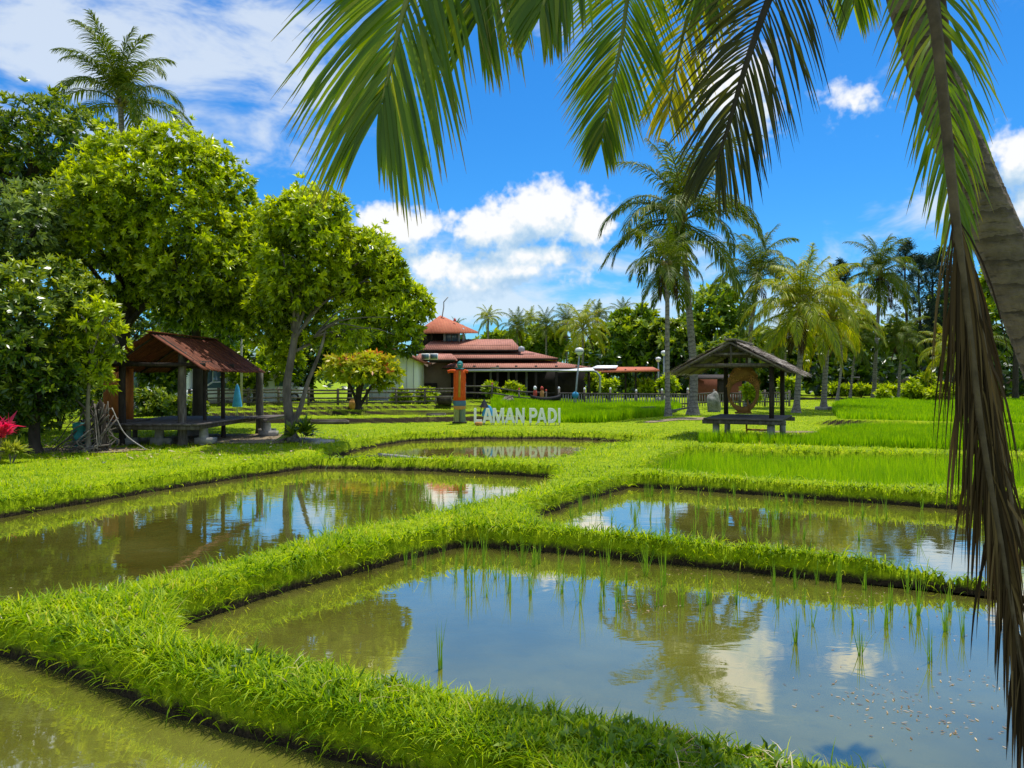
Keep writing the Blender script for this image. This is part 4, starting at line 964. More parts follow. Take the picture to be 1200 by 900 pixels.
for y in (-1.9, 0.2, 2.0):
    mb = MB(); mb.beam((-1.35, y, 2.16), (1.35, y, 2.16), 0.07, 0.10)
    mb.build('beam', DWOOD, hut)
    for s in (-1, 1):
        mb = MB(); mb.beam((s * 1.42, y + .08, 1.98), (0, y + .08, 2.96), 0.06, 0.08); mb.build('rafter', DWOOD, hut)
mb = MB()
for i in range(11): mb.box((-1.55 + i * 0.262 + 0.15, 0.15, 0.57 + random.uniform(-.008, .008)), (0.25, 4.6, 0.045))
mb.build('deck', PLANK, hut)
mb = MB()
for i in range(5): mb.box((1.62 + i * .12, 1.6 + .03 * i, 0.60), (0.11, 1.9, 0.04))
mb.box((2.1, 1.65, 0.54), (0.08, 2.0, 0.08)); mb.build('bench', PLANK, hut)
mb = MB(); mb.beam((1.2, -2.05, 0.50), (1.2, 2.4, 0.50), 0.08, 0.12); mb.build('beam', WOOD, hut)
mb = MB(); mb.beam((-1.5, -2.05, 0.49), (1.25, -2.05, 0.49), 0.08, 0.12); mb.build('beam', WOOD, hut)
for (x, y) in [(1.15, -1.5), (-0.9, -1.6), (2.0, 1.2), (0, -1.6), (1.6, 2.3), (-.5, 1.6)]:
    mb = MB(); mb.lathe([(0.16, 0), (0.15, 0.05), (0.12, 0.40), (0.12, 0.46)], (x, y, -0.02), 8); mb.box((x + .06, y, 0.11), (0.5, 0.3, 0.16)); mb.build('footing', CONC, hut)
mb = MB()
for i in range(4): mb.box((-1.86 + i * 0.21, -0.75, 1.30), (0.205, 0.05, 1.5 + .02 * (i % 2)))
mb.build('orange_panel', ORANGEW, hut)
mb = MB(); mb.box((-1.75, -0.5, 0.62), (1.6, 0.8, 0.05)); mb.box((-1.2, -.5, .3), (.1, .1, .6)); mb.build('side_bench', PLANK, hut)

# white rope stay, root tangle, teal drum, magenta plants
mb = MB(); p = smooth_path([(X(131, 19.3), 19.3, ZZ(478, 19.3)), (X(146, 19.2), 19.2, ZZ(508, 19.2)), (X(171, 19), 19, gz(X(171, 19), 19) + .03)], 14); mb.tube(p, 0.016, 6)
tag(mb.build('rope', CONC, None, True), 'pale rope stretched from the orange panel down to the lawn', 'rope')
tx, ty = X(104, 18.7), 18.7
tag(thing('dead_roots', 'tangle of grey dead aerial roots beside the rusty hut', 'roots', (tx, ty, gz(tx, ty))), None)
rt = bpy.data.objects['dead_roots']
mb = MB()
for k in range(46):
    a = RNG.uniform(-1.0, 0.45); x0_ = RNG.normal(0.15, 0.25); h0 = RNG.uniform(0.5, 1.3)
    e = np.array([a, RNG.uniform(-.4, .4), 0.02]); s_ = np.array([x0_, RNG.uniform(-.1, .3), h0])
    m_ = (s_ + e) / 2 + RNG.normal(0, 0.16, 3) + [0.1, 0, -.1]; m2 = s_ * .2 + e * .8 + RNG.normal(0, 0.12, 3)
    m2[2] = abs(m2[2]); mb.tube(smooth_path([s_, m_, m2, e], 10), RNG.uniform(0.010, 0.028) * np.linspace(1, .6, 10), 5)
mb.build('root', BARK2, rt, True)
mb = MB(); mb.lathe([(0.0, 1.3), (0.06, 1.2), (0.12, 0.9), (0.15, 0.4), (.2, 0)], (.2, .15, 0), 9); mb.build('stump', DARKBARK, rt, True)
dx, dy = X(93, 18.9), 18.9
drum = thing('plastic_drum', 'teal plastic drum leaning among the dead roots', 'drum', (dx, dy, gz(dx, dy)))
mb = MB(); mb.lathe([(0, 0), (0.14, 0), (0.15, 0.04), (0.14, 0.2), (0.155, 0.22), (0.155, 0.26), (0.14, 0.28), (0.14, 0.46), (0.155, 0.48), (0.15, 0.58), (0.05, 0.62), (0, 0.62)], (0, 0, 0.1), 14); o = mb.build('body', TEAL, drum, True)
mb = MB(); mb.lathe([(0, 0.05), (0.035, 0.05), (0.035, 0)], (0.07, 0, 0.72), 8); mb.build('cap', BLACK, drum)
def ti(px, Y, label, mat, n, h, L, seed, name, base_z=0.15):
    r = np.random.default_rng(seed); x = X(px, Y); z = gz(x, Y); root = thing(name, label, 'plant', (x, Y, z))
    rb = RB(); C = []; A = []; mb = MB()
    for k in range(5):
        a = r.uniform(0, 6.28); q = r.uniform(0.03, 0.25); tip = np.array([math.cos(a) * q, math.sin(a) * q, h * r.uniform(.45, 1)])
        mb.tube(smooth_path([(0.02 * math.cos(a), .02 * math.sin(a), -.03), tip * .5 + [0.02, 0, 0], tip], 7), .012, 5)
        C.append(tip); A.append([math.cos(a) * .2, math.sin(a) * .2, 1]); C.append(tip * [1, 1, .8]); A.append([math.cos(a) * .3, math.sin(a) * .3, 1])
    leaf_clusters(rb, np.array(C), np.array(A), n, (L * .7, L), (L * .16, L * .22), spread=(0.15, 1.35), droop=(0.3, 1.3), v0=r.uniform(.3, .8, len(C)))
    mb.build('stem', BARK, root, True); rb.build('leaves', mat, root)
ti(-2, 16.4, 'magenta-leaved plant at the left edge of the lawn', L_TI, 11, 0.95, 0.34, 1, 'ti_plant')
ti(-14, 16.3, 'dark red plant half cut off by the left edge', L_TI, 10, 0.8, 0.42, 2, 'ti_plant')
ti(13, 16.1, 'yellow striped plant in front of the magenta one', L_TI2, 12, 0.32, 0.32, 3, 'striped_plant')
ti(352, 21.2, 'small spiky green plant at the foot of the forked tree', L_DARK, 14, 0.35, 0.45, 4, 'spiky_plant')

# ------------------------------------------------------------------ house, car and parasol behind the rusty hut
hr = thing('white_house', 'white house with pale cyan roof seen through the rusty hut', 'house', (X(215, 46), 48, 0.1))
mb = MB(); mb.box((-.5, 2.0, 1.6), (10.5, 5, 3.2)); mb.build('wall', WALLW, hr)
mb = MB(); mb.slab([(-6.4, -1.5, 3.1), (5.6, -1.5, 3.1), (4.2, 2, 4.5), (-5, 2, 4.5)], 0.12); mb.slab([(5.6, 5.2, 3.1), (-6.4, 5.2, 3.1), (-5, 2.01, 4.5), (4.2, 2.01, 4.5)], 0.12); mb.build('roof', CYAN, hr)
for x in (-4.5, -2.4, 0.0, 2.2, 4.4):
    mb = MB(); mb.box((x, -1.1, 1.5), (0.3, 0.3, 3.0)); mb.box((x, -1.1, .15), (.42, .42, .3)); mb.build('pillar', WALLW, hr)
for x in (-3.4, -1.0, 1.2, 3.4):
    f = MB(); f.box((x, -0.53, 1.7), (1.3, 0.08, 1.3)); fo = f.build('window', WHITE, hr)
    g = MB(); g.box((x - .3, -0.585, 1.7), (.52, .03, 1.1)); g.box((x + .3, -0.585, 1.7), (.52, .03, 1.1)); g.build('pane', GLASS, fo)
def car(px, Y, label, rz):
    x = X(px, Y); root = thing('parked_car', label, 'car', (x, Y, gz(x, Y)), rz)
    prof = [(-2.1, .35), (-2.12, .75), (-1.95, .92), (-1.2, 1.0), (-.6, 1.42), (.7, 1.46), (1.5, 1.02), (2.05, .92), (2.12, .6), (2.08, .33)]
    mb = MB(); n = len(prof); V = []
    for y, k in ((-.82, 1), (-.70, 1), (.70, 1), (.82, 1)):
        for (a, z) in prof: V.append((a * (0.985 if abs(y) > .8 else 1), y * (0.86 if z > 1.2 else 1), z - (0.03 if abs(y) > .8 else 0)))
    Q = [(r * n + i, r * n + (i + 1) % n, (r + 1) * n + (i + 1) % n, (r + 1) * n + i) for r in range(3) for i in range(n)]
    mb.add(V, Q); b0 = [list(range(n)), list(range(3 * n, 4 * n))]
    for ring, rev in ((0, False), (3, True)):
        for i in range(1, n - 1): mb.T.append([ring * n, ring * n + i + 1, ring * n + i] if not rev else [ring * n, ring * n + i, ring * n + i + 1])
    mb.build('body', WHITE, root)
    for s in (-1, 1):
        g = MB(); g.add([(-.95, s * .80, 1.03), (.05, s * .80, 1.03), (.05, s * .735, 1.36), (-.52, s * .735, 1.36)], [(0, 1, 2, 3)]); g.build('window', GLASS, root)
        g = MB(); g.add([(.12, s * .80, 1.03), (1.2, s * .80, 1.03), (.75, s * .735, 1.37), (.12, s * .735, 1.37)], [(0, 1, 2, 3)]); g.build('window', GLASS, root)
        for a in (-1.3, 1.3):
            w = MB(); pts = [(a, s * .66, .32), (a, s * .85, .32)]; w.tube(pts, .32, 16); wo = w.build('wheel', BLACK, root)
            w = MB(); w.tube([(a, s * .85, .32), (a, s * .866, .32)], .19, 12); w.build('rim', STEEL, wo)
    g = MB(); g.add([(-1.17, -.62, 1.03), (-1.17, .62, 1.03), (-.62, .56, 1.425), (-.62, -.56, 1.425)], [(0, 1, 2, 3)]); g.build('windscreen', GLASS, root)
car(262, 47, 'white car parked behind the rusty hut, left of the blue parasol', 0.25)
car(322, 49, 'white car parked behind the forked tree, right of the blue parasol', 0.15)
px_, py_ = X(278, 31), 31.0
um = thing('closed_parasol', 'folded blue parasol standing right of the rusty hut', 'parasol', (px_, py_, gz(px_, py_)))
mb = MB(); mb.tube([(0, 0, -.03), (0, 0, 1.35)], .018, 6); mb.build('pole', STEEL, um)
mb = MB(); V = []
for i, (r, z) in enumerate([(0.02, 1.33), (.06, 1.2), (.10, .9), (.135, .6), (.15, .42)]):
    for j in range(16): a = 2 * PI * j / 16; q = r * (1 + .28 * (j % 2)); V.append((q * math.cos(a), q * math.sin(a), z))
mb.add(V, tubeQ(5, 16).tolist()); mb.build('canopy', BLUEP, um)

# ------------------------------------------------------------------ fences
def fence(label, pts, Y_of, h, rails, step, mat, post_r=0.06, tops=None, rail_h=0.09, name='timber_fence', jit=0.03, pickets=False):
    A = np.array(pts, float); o = A[0]; root = thing(name, label, 'fence', (o[0], o[1], float(base_h(o[0:1], o[1:2])[0])))
    L = np.concatenate([[0], np.cumsum(np.linalg.norm(np.diff(A, axis=0), axis=1))]); n = max(2, int(L[-1] / step) + 1)
    s = np.linspace(0, L[-1], n); Q = np.stack([np.interp(s, L, A[:, 0]), np.interp(s, L, A[:, 1])], -1)
    zb = base_h(Q[:, 0], Q[:, 1]) + 0.04 - root.location.z
    for q, z in zip(Q, zb):
        mb = MB(); x, y = q - o; hh = h * random.uniform(.98, 1.12); mb.box((x, y, z + hh / 2 - .08), (post_r * 2, post_r * 2, hh + .16), rz=random.uniform(-.1, .1), jit=.006)
        po = mb.build('post', mat, root)
        if tops: m2 = MB(); m2.lathe([(post_r * 1.25, 0), (post_r * 1.25, .03), (post_r * .9, .10), (0, .13)], (x, y, z + hh + .002), 8); m2.build('post_cap', tops, po)
    for r in rails:
        mb = MB()
        for i in range(n - 1):
            a = Q[i] - o; b_ = Q[i + 1] - o
            mb.beam((a[0], a[1] - post_r - .025, zb[i] + r + random.uniform(-jit, jit)), (b_[0], b_[1] - post_r - .025, zb[i + 1] + r + random.uniform(-jit, jit)), .04, rail_h)
        mb.build('rail', mat, root)
    if pickets:
        mb = MB()
        for q in np.arange(0.1, L[-1], 0.16):
            x = np.interp(q, L, A[:, 0]) - o[0]; y = np.interp(q, L, A[:, 1]) - o[1]; z = np.interp(q, s, zb); mb.box((x, y - post_r + .01, z + h * .45), (.06, .02, h * .8))
        k = mb.build('picket_row', pickets, root); k['kind'] = 'stuff'
    return root
fence('weathered dark timber rail fence behind the flowering tree', [D(222, 43), D(285, 43), D(380, 43.5), D(470, 43.5), D(532, 44)], None, 1.0, (0.25, 0.5, 0.78, 0.95), 1.6, WOOD)
fence('low greyish bridge railing in front of the restaurant', [D(545, 48), D(640, 48)], None, 0.95, (0.45, 0.85), 1.5, PLANK, tops=REDP, post_r=.05)
fence('grey boardwalk railing with pale pickets right of the street lamp', [D(655, 47), D(720, 46.5), D(775, 46.5), D(806, 46.5)], None, 1.05, (0.3, 0.9), 1.55, PLANK, tops=WHITE, post_r=.055, pickets=CONC)
fence('pale picket railing seen behind the thatched hut', [D(806, 48), D(860, 48), D(925, 48.5)], None, 1.0, (0.3, 0.85), 1.6, PLANK, post_r=.055, pickets=CONC)
# boardwalk decks
mb = MB()
for i in range(46):
    x = X(655, 46.5) + i * .17; mb.box((x, 47.6, gz(x, 47.6) + .12), (.16, 1.3, .06))
tag(mb.build('boardwalk', PLANK), 'low grey plank boardwalk behind the grey railing', 'boardwalk')
# far dark wall with pale coping, low plank kerb
wl = thing('boundary_wall', 'long dark shed-like wall with pale coping behind the far field', 'wall', (X(960, 80), 80, 0))
mb = MB(); mb.box((12, 0.1, 0.9), (24.5, .3, 1.9)); mb.build('panel', DWOOD, wl)
mb = MB(); mb.box((12, -.1, 1.98), (24.8, .8, .22)); mb.build('coping', STEEL, wl)
for k in range(11): mb = MB(); mb.box((.3 + k * 2.35, -.16, .94), (.26, .2, 1.86)); mb.build('post', WOOD, wl)
kb = thing('plank_kerb', 'low dark plank border along the back of the far field', 'border', (X(955, 64), 64, 0))
mb = MB(); mb.box((7, 0, .16), (19, .25, .28)); mb.build('plank', DWOOD, kb)
for k in range(10): mb = MB(); mb.box((-2 + k * 2, -.16, .14), (.16, .1, .42)); mb.build('post', DWOOD, kb)
def shrub(px, py, Y, rx, ry, leaf, label, n=260, name='shrub', per=8):
    x = X(px, Y); z = gz(x, Y); root = thing(name, label, 'shrub', (x, Y, z)); rb = RB()
    l = np.array(grp(px, py, Y, rx, ry, 7, (.35, .5))); l[:, :3] -= [x, Y, z]; p, ax, q = lobes_points(l, n, (.6, 1.05), .1, .5); k = p[:, 2] > 0.02; p, ax, q = p[k], ax[k], q[k]
    leaf_clusters(rb, p, ax, per, (.005 * Y, .008 * Y), (.0018 * Y, .003 * Y), v0=np.clip(.25 + .5 * (q - .6) / .45 + RNG.normal(0, .1, len(q)), 0, 1)); rb.build('leaves', leaf, root)  # clump insides and undersides coloured darker as painted shade
    mb = MB()
    for k in range(4): mb.tube([(0, 0, -.03), (RNG.normal(0, .2), RNG.normal(0, .2), max(.3, (ZZ(py, Y) - z)))], .03, 5)
    mb.build('stem', DARKBARK, root)
shrub(1072, 457, 57, 9, 11, L_LIME, 'round clipped shrub at the back of the far field', name='shrub')
shrub(1094, 461, 56, 9, 7, L_LIME, 'low wide shrub right of the round clipped shrub'); shrub(1106, 459, 57, 8, 9, L_LIME, 'shrub just left of the dry frond')
shrub(1035, 464, 58, 6, 6, L_LIME, 'smallest shrub, left of the round clipped shrub'); shrub(1087, 447, 66, 7, 7, L_LIME, 'spiky young plant before the dark far wall')
for px in range(975, 1135, 17): shrub(px, 455.5 + (px % 3) * .6, 70, 10, 3, L_LIME, 'low hedge clump in front of the dark far wall', 90, 'hedge_clump')
for o in bpy.data.objects:
    if o.name.startswith('hedge_clump'): o['group'] = 'low hedge clumps before the far wall'
for px, py, Y, rx, ry, lb in [(8, 470, 24, 48, 34, 'added dark bush standing in for shade behind the magenta plant'), (70, 462, 26, 44, 34, 'added dark bush standing in for shade between the low dark tree and the root tangle'), (120, 470, 29, 30, 26, 'added dark bush standing in for shade behind the root tangle'), (185, 472, 33, 22, 20, 'dark plant inside view of the rusty hut, left of its middle post'), (222, 478, 30, 20, 14, 'dark tangled bush behind the deck of the rusty hut'), (-40, 465, 25, 50, 40, 'added dark bush standing in for shade at the very left edge')]:
    shrub(px, py, Y, rx, ry, L_DARK, lb, 420)  # bushes by the left trees are added, imitating the deep shade there
for px, py, Y, lb in [(700, 447, 56, 'bright bush under the red walkway roof, by the downpipe'), (712, 452, 54, 'bush right of the downpipe of the walkway'), (575, 455, 52, 'low plants along the bridge railing, left end'), (600, 455, 53, 'leafy plants behind the bridge railing'), (785, 450, 56, 'bush beside the slim palm trunk'), (500, 463, 46, 'bright low bush before the restaurant fence'), (470, 465, 45, 'bright low bush right of the flowering tree'), (758, 452, 58, 'bush at the end of the red walkway'), (880, 462, 46, 'small bush seen through the carved ring'), (925, 452, 60, 'bright bush behind the yellowish palm trunk')]:
    shrub(px, py, Y, 11, 8, L_LIME, lb, 150)

# ------------------------------------------------------------------ restaurant with tiered roofs
R = thing('restaurant', 'long open restaurant with tiered red roofs and a small tower', 'building', (X(590, 58), 58, 0.1))
ro = np.array(R.location)
def L_(px, py, Y): return P(px, py, Y) - ro
def tier(pxl, pxr, py_e, py_t, Yf, Yb, mat, inl, inr, th=0.14):
    a = L_(pxl, py_e, Yf); b_ = L_(pxr, py_e, Yf); zt = ZZ(py_t, Yb) - ro[2]
    c = np.array([b_[0] - inr, Yb - ro[1], zt]); d = np.array([a[0] + inl, Yb - ro[1], zt])
    mb = MB(); mb.slab([a, b_, c, d], th)
    if inr > 0.3: mb.slab([b_ + [.003, 0, 0], b_ + [0, 2 * (Yb - Yf), 0], c + [0.003, 0.3, 0], c + [.003, 0, 0]], th)
    o = mb.build('roof', mat, R)
    f = MB(); f.beam(a + [0, -.03, -.08], b_ + [0, -.03, -.08], .05, .12); f.build('fascia', DWOOD, R); return o
tier(493, 611, 409.5, 397.5, 58, 62, TILE, 0.5, 0.7)
tier(500, 654, 419.5, 411, 56, 60.5, TILE, .3, 2.2)
tier(518, 694, 430.5, 422, 53.5, 58, TILE, .8, 3.0)
tier(484, 533, 421, 414.5, 53, 55, TILE, .2, .4)
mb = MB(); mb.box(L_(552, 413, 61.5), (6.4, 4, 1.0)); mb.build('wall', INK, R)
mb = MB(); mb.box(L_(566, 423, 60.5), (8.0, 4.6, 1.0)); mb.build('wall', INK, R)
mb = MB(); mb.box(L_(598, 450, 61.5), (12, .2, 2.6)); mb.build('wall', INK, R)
mb = MB(); a = L_(480, 471, 56.4); b_ = L_(528, 421, 56.4); mb.box(((a[0] + b_[0]) / 2, -1.4, 1.4), (b_[0] - a[0], .16, 3.1)); mb.build('wall', BEIGE, R)
mb = MB(); c = L_(504, 450, 56.2); mb.box((c[0] - .3, -1.60, 1.0), (1.6, .12, .9)); mb.build('counter', DWOOD, R)
for px in (499, 509):
    f = MB(); c = L_(px - .5, 417.8, 52.8); f.box(c, (.56, .08, .42)); fo = f.build('window', WHITE, R); g = MB(); g.box(c + [0, -.05, 0], (.46, .03, .32)); g.build('pane', GLASS, fo)
for px in (533, 556, 583, 605, 628, 652, 676, 690):
    mb = MB(); c = L_(px, 434, 53.8); mb.box((c[0], c[1], 1.35), (.18, .18, 2.7)); mb.build('pillar', DWOOD, R)
for px in (575, 596, 617): mb = MB(); c = L_(px, 434, 57); mb.box((c[0], c[1], 1.45), (.16, .16, 2.5)); mb.build('pillar', STEEL, R)
mb = MB(); mb.tube([L_(535, 434.5, 52.6), L_(600, 434.2, 52.6), L_(690, 434.2, 52.6), L_(699, 436, 52.6), L_(703, 441, 52.6), L_(703, 462, 52.6)], .075, 8); mb.build('gutter', STEEL, R)
mb = MB(); mb.slab([L_(655, 434, 52.2), L_(697, 434, 52.2), L_(694, 430.6, 53.6), L_(690, 430.6, 53.6)], .05); mb.build('awning', WHITE, R)
mb = MB(); mb.box(L_(580, 431.3, 52.5), (.6, .06, .15)); mb.build('sign_board', BEIGE, R)
mb = MB(); mb.lathe([(.0, .42), (.2, .35), (.26, .18), (.22, 0)], L_(611, 412, 58), 10); mb.build('water_tank', STEEL, R)
for px, py in ((583, 419.4), (588, 424)): pass
# interior furniture hints: tables under the roof
for px in (560, 592, 640, 665):
    mb = MB(); c = L_(px, 458, 55.5); mb.box((c[0], c[1], .75), (1.2, .7, .05)); mb.box((c[0], c[1], .37), (.1, .1, .72)); mb.box((c[0], c[1], .03), (.5, .5, .06)); mb.build('table', WOOD, R)
# tower
tw = 62.5
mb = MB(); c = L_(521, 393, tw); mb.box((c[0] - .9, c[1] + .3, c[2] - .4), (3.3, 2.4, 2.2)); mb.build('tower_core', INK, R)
for px in (500, 506, 521, 538, 543): mb = MB(); c = L_(px, 394, tw - 1.3); mb.box(c, (.16, .16, 1.3)); mb.build('tower_post', STEEL if px > 515 else DWOOD, R)
for px in (525, 533): f = MB(); c = L_(px, 394, tw - 1.25); f.box(c, (.5, .06, 1.1)); fo = f.build('window', STEEL, R); g = MB(); g.box(c + [0, -.04, 0], (.42, .03, 1.0)); g.build('pane', GLASS, fo)
ap = L_(516, 369.5, tw); mb = MB(); V = [ap]; n = 6
for px, Y in ((488, tw - .6), (504, tw - 2.4), (540, tw - 2.4), (560, tw - .4), (548, tw + 2.2), (498, tw + 2.2)): V.append(L_(px, 388.5, Y))
for i in range(n): V.append(np.array(V[1 + i]) - [0, 0, .14])
mb.add(V, [(1 + i, 1 + n + i, 1 + n + (i + 1) % n, 1 + (i + 1) % n) for i in range(n)], [(0, 1 + i, 1 + (i + 1) % n) for i in range(n)]); mb.build('tower_roof', TILE2, R)
mb = MB(); mb.tube([ap + [0.15, 0, -.1], L_(520, 360, tw), L_(520, 354, tw), L_(525, 348, tw)], .05, 6); mb.build('lightning_rod', STEEL, R)
mb = MB(); mb.lathe([(.12, 0), (.12, .1), (.05, .22), (0, .3)], L_(533, 376.5, tw - .8), 8); mb.build('finial', REDP, R)
# white gabled wing left of it
wg = thing('white_outbuilding', 'white-walled outbuilding with red-brown roof left of the restaurant', 'building', (X(462, 52), 53, 0.1))
wo = np.array(wg.location); Lw = lambda px, py, Y: P(px, py, Y) - wo
a, b_ = Lw(432, 470, 52), Lw(489, 470, 52); zt1 = Lw(489, 421, 52)[2]; zt0 = Lw(445, 404, 52)[2]
mb = MB(); V = [(a[0], a[1], -.1), (b_[0], b_[1], -.1), (b_[0], b_[1], zt1), (Lw(449, 404, 52)[0], a[1], zt0), (a[0], a[1], zt0 - .3)]
V2 = [(x, y + 4, z) for x, y, z in V]; mb.add(V + V2, [(0, 1, 6, 5), (1, 2, 7, 6)], [(0, 2, 1), (0, 3, 2), (0, 4, 3)]); mb.build('wall', WALLW, wg)
mb = MB()
for k in range(7): x = a[0] + (b_[0] - a[0]) * (k + .5) / 7; mb.box((x, a[1] - .012, zt1 / 2), (.02, .02, zt1 - .1))
mb.box(((a[0] + b_[0]) / 2, a[1] - .02, .2), (b_[0] - a[0], .03, .5)); mb.build('cladding_joint', STEEL, wg)
mb = MB(); e = Lw(497.5, 424, 51.6); r_ = Lw(446, 402.5, 51.6); mb.slab([r_, e, e + [0, 5, 0], r_ + [0, 5, 0]], .14); e2 = Lw(405, 420, 51.6); mb.slab([e2, r_ + [-.004, 0, 0], r_ + [-.004, 5, 0], e2 + [0, 5, 0]], .14); mb.build('roof', roofmat('brown_roof', (.22, .075, .04), (.36, .13, .07), (.4, .2, .12), 'X', 2.4), wg)
# red-roofed walkway
wk = thing('covered_walkway', 'open walkway with flat red roof and white cap right of the restaurant', 'shelter', (X(735, 58), 58, 0.1)); ko = np.array(wk.location)
K_ = lambda px, py, Y: P(px, py, Y) - ko
mb = MB(); mb.slab([K_(696, 435.5, 57), K_(773, 433.5, 57), K_(765, 430, 60), K_(698, 430, 60)], .12); mb.build('roof', TILE2, wk)
mb = MB(); mb.slab([K_(692, 431.2, 57.6), K_(722, 430.6, 57.6), K_(724, 428.2, 60), K_(700, 428.2, 60)], .10); mb.build('roof_cap', WHITE, wk)
for px in (706, 714, 733, 745, 768): mb = MB(); c = K_(px, 440, 57.6); mb.box((c[0], c[1], 1.25), (.12, .12, 2.5)); mb.build('post', DWOOD, wk)
# brick-red shed behind the thatched hut
rs = thing('red_shed', 'brick-red low shed behind the left side of the thatched hut', 'shed', (X(838, 60), 60, .1))
mb = MB(); mb.box((0, 0, 0.9), (3.6, 2, 1.8)); mb.build('wall', mottled('red_brown_board', (0.14, 0.04, 0.022), (0.24, 0.075, 0.04), 5, stretch=(4, 1, 1)), rs)
mb = MB(); mb.slab([(-2.1, -1.3, 1.82), (2.1, -1.3, 1.82), (1.9, 0, 2.1), (-1.9, 0, 2.1)], .08); mb.slab([(2.1, 1.3, 1.82), (-2.1, 1.3, 1.82), (-1.9, .003, 2.1), (1.9, .003, 2.1)], .08); mb.build('roof', DWOOD, rs)
mb = MB(); mb.box((.3, -1.02, .9), (.8, .05, 1.7)); mb.build('door', DWOOD, rs)

# ------------------------------------------------------------------ street lamps and poles
def lamp(px, py_top, Y, label, lean=0.0, cloth=False, r=0.05, gr=.26):
    x = X(px, Y); z = gz(x, Y); root = thing('street_lamp', label, 'street lamp', (x, Y, z)); hh = ZZ(py_top, Y) - z
    mb = MB(); mb.tube([(-lean, 0, -.05), (-lean * .6, 0, hh * .4), (0, 0, hh - gr * 1.6)], [r * 1.3, r, r * .8], 8); mb.build('pole', STEEL, root, True)
    mb = MB(); mb.lathe([(0.05, -gr * 1.75), (gr * .5, -gr * 1.6), (gr * .95, -gr), (gr, -gr * .6), (gr * .8, -gr * .15), (gr * .4, 0), (0, .02)], (0, 0, hh), 14); mb.build('globe', GLOBE, root, True)
    mb = MB(); mb.lathe([(gr * 1.04, -gr * .95), (gr * 1.06, -gr * .8), (gr * 1.04, -gr * .72)], (0, 0, hh), 14); mb.build('collar', STEEL, root, True)
    if cloth: mb = MB(); mb.lathe([(.05, .1), (.17, .02), (.2, -.12), (.12, -.28), (.05, -.3)], (-lean * .85, 0, hh * .26), 8); mb.build('cloth', BLUEP, root)
    mb = MB(); mb.lathe([(.28, -.05), (.26, .12), (.18, .3), (.08, .36)], (-lean, 0, 0), 10); mb.build('base', CONC, root, True)
lamp(679, 407.5, 45, 'globe street lamp with a slightly leaning pole and blue cloth', .28, True)
lamp(771.5, 418.5, 60, 'globe lamp on a thin pole at the end of the red walkway', 0, False, .06, .22)
lamp(778, 411, 62, 'globe lamp just left of the slim palm trunk', 0, False, .06, .24)
x = X(283, 40); um2 = thing('utility_pole', 'pale thin pole among the trees right of the rusty hut', 'pole', (x, 40, gz(x, 40)))
mb = MB(); mb.tube([(0, 0, -.1), (0, 0, 4.9)], [.07, .05], 8); mb.build('shaft', CONC, um2); mb = MB(); mb.box((.12, 0, 4.8), (.5, .1, .09)); mb.build('arm', STEEL, um2)

# ------------------------------------------------------------------ sign letters
SY = 29.6
sx0 = X(555, SY); sz = gz(sx0 + 1.6, SY)
sg = thing('letter_sign', 'freestanding white letters reading LAMAN PADI at the edge of the pond', 'sign', (sx0, SY, sz))
LET = [('L', 555, 565), ('A', 565, 578), ('M', 577, 591), ('A', 591, 604), ('N', 604, 615), ('P', 620, 630), ('A', 629, 641), ('D', 642, 653), ('I', 654, 657)]
capH = 17.2 / F * SY
def garc(cx, cy, rx, ry, n=14): return [(cx + rx * math.cos(a), cy + ry * math.sin(a)) for a in np.linspace(-PI / 2, PI / 2, n)]
GLYPH = {'L': [[(0, 0), (1, 0), (1, .21), (.30, .21), (.30, 1), (0, 1)]], 'I': [[(0, 0), (1, 0), (1, 1), (0, 1)]],
 'A': [[(0, 0), (.25, 0), (.33, .21), (.67, .21), (.75, 0), (1, 0), (.64, 1), (.36, 1)], [(.40, .40), (.60, .40), (.50, .74)]],
 'M': [[(0, 0), (.2, 0), (.2, .66), (.41, 0), (.59, 0), (.8, .66), (.8, 0), (1, 0), (1, 1), (.72, 1), (.5, .34), (.28, 1), (0, 1)]],
 'N': [[(0, 0), (.25, 0), (.25, .60), (.73, 0), (1, 0), (1, 1), (.75, 1), (.75, .40), (.27, 1), (0, 1)]],
 'P': [[(0, 0), (.28, 0), (.28, .36)] + garc(.58, .68, .42, .32) + [(0, 1)], [(.28, .55)] + garc(.54, .68, .17, .13, 8) + [(.28, .81)]],
 'D': [[(0, 0)] + garc(.42, .5, .58, .5) + [(0, 1)], [(.28, .2)] + garc(.40, .5, .31, .3) + [(.28, .8)]]}
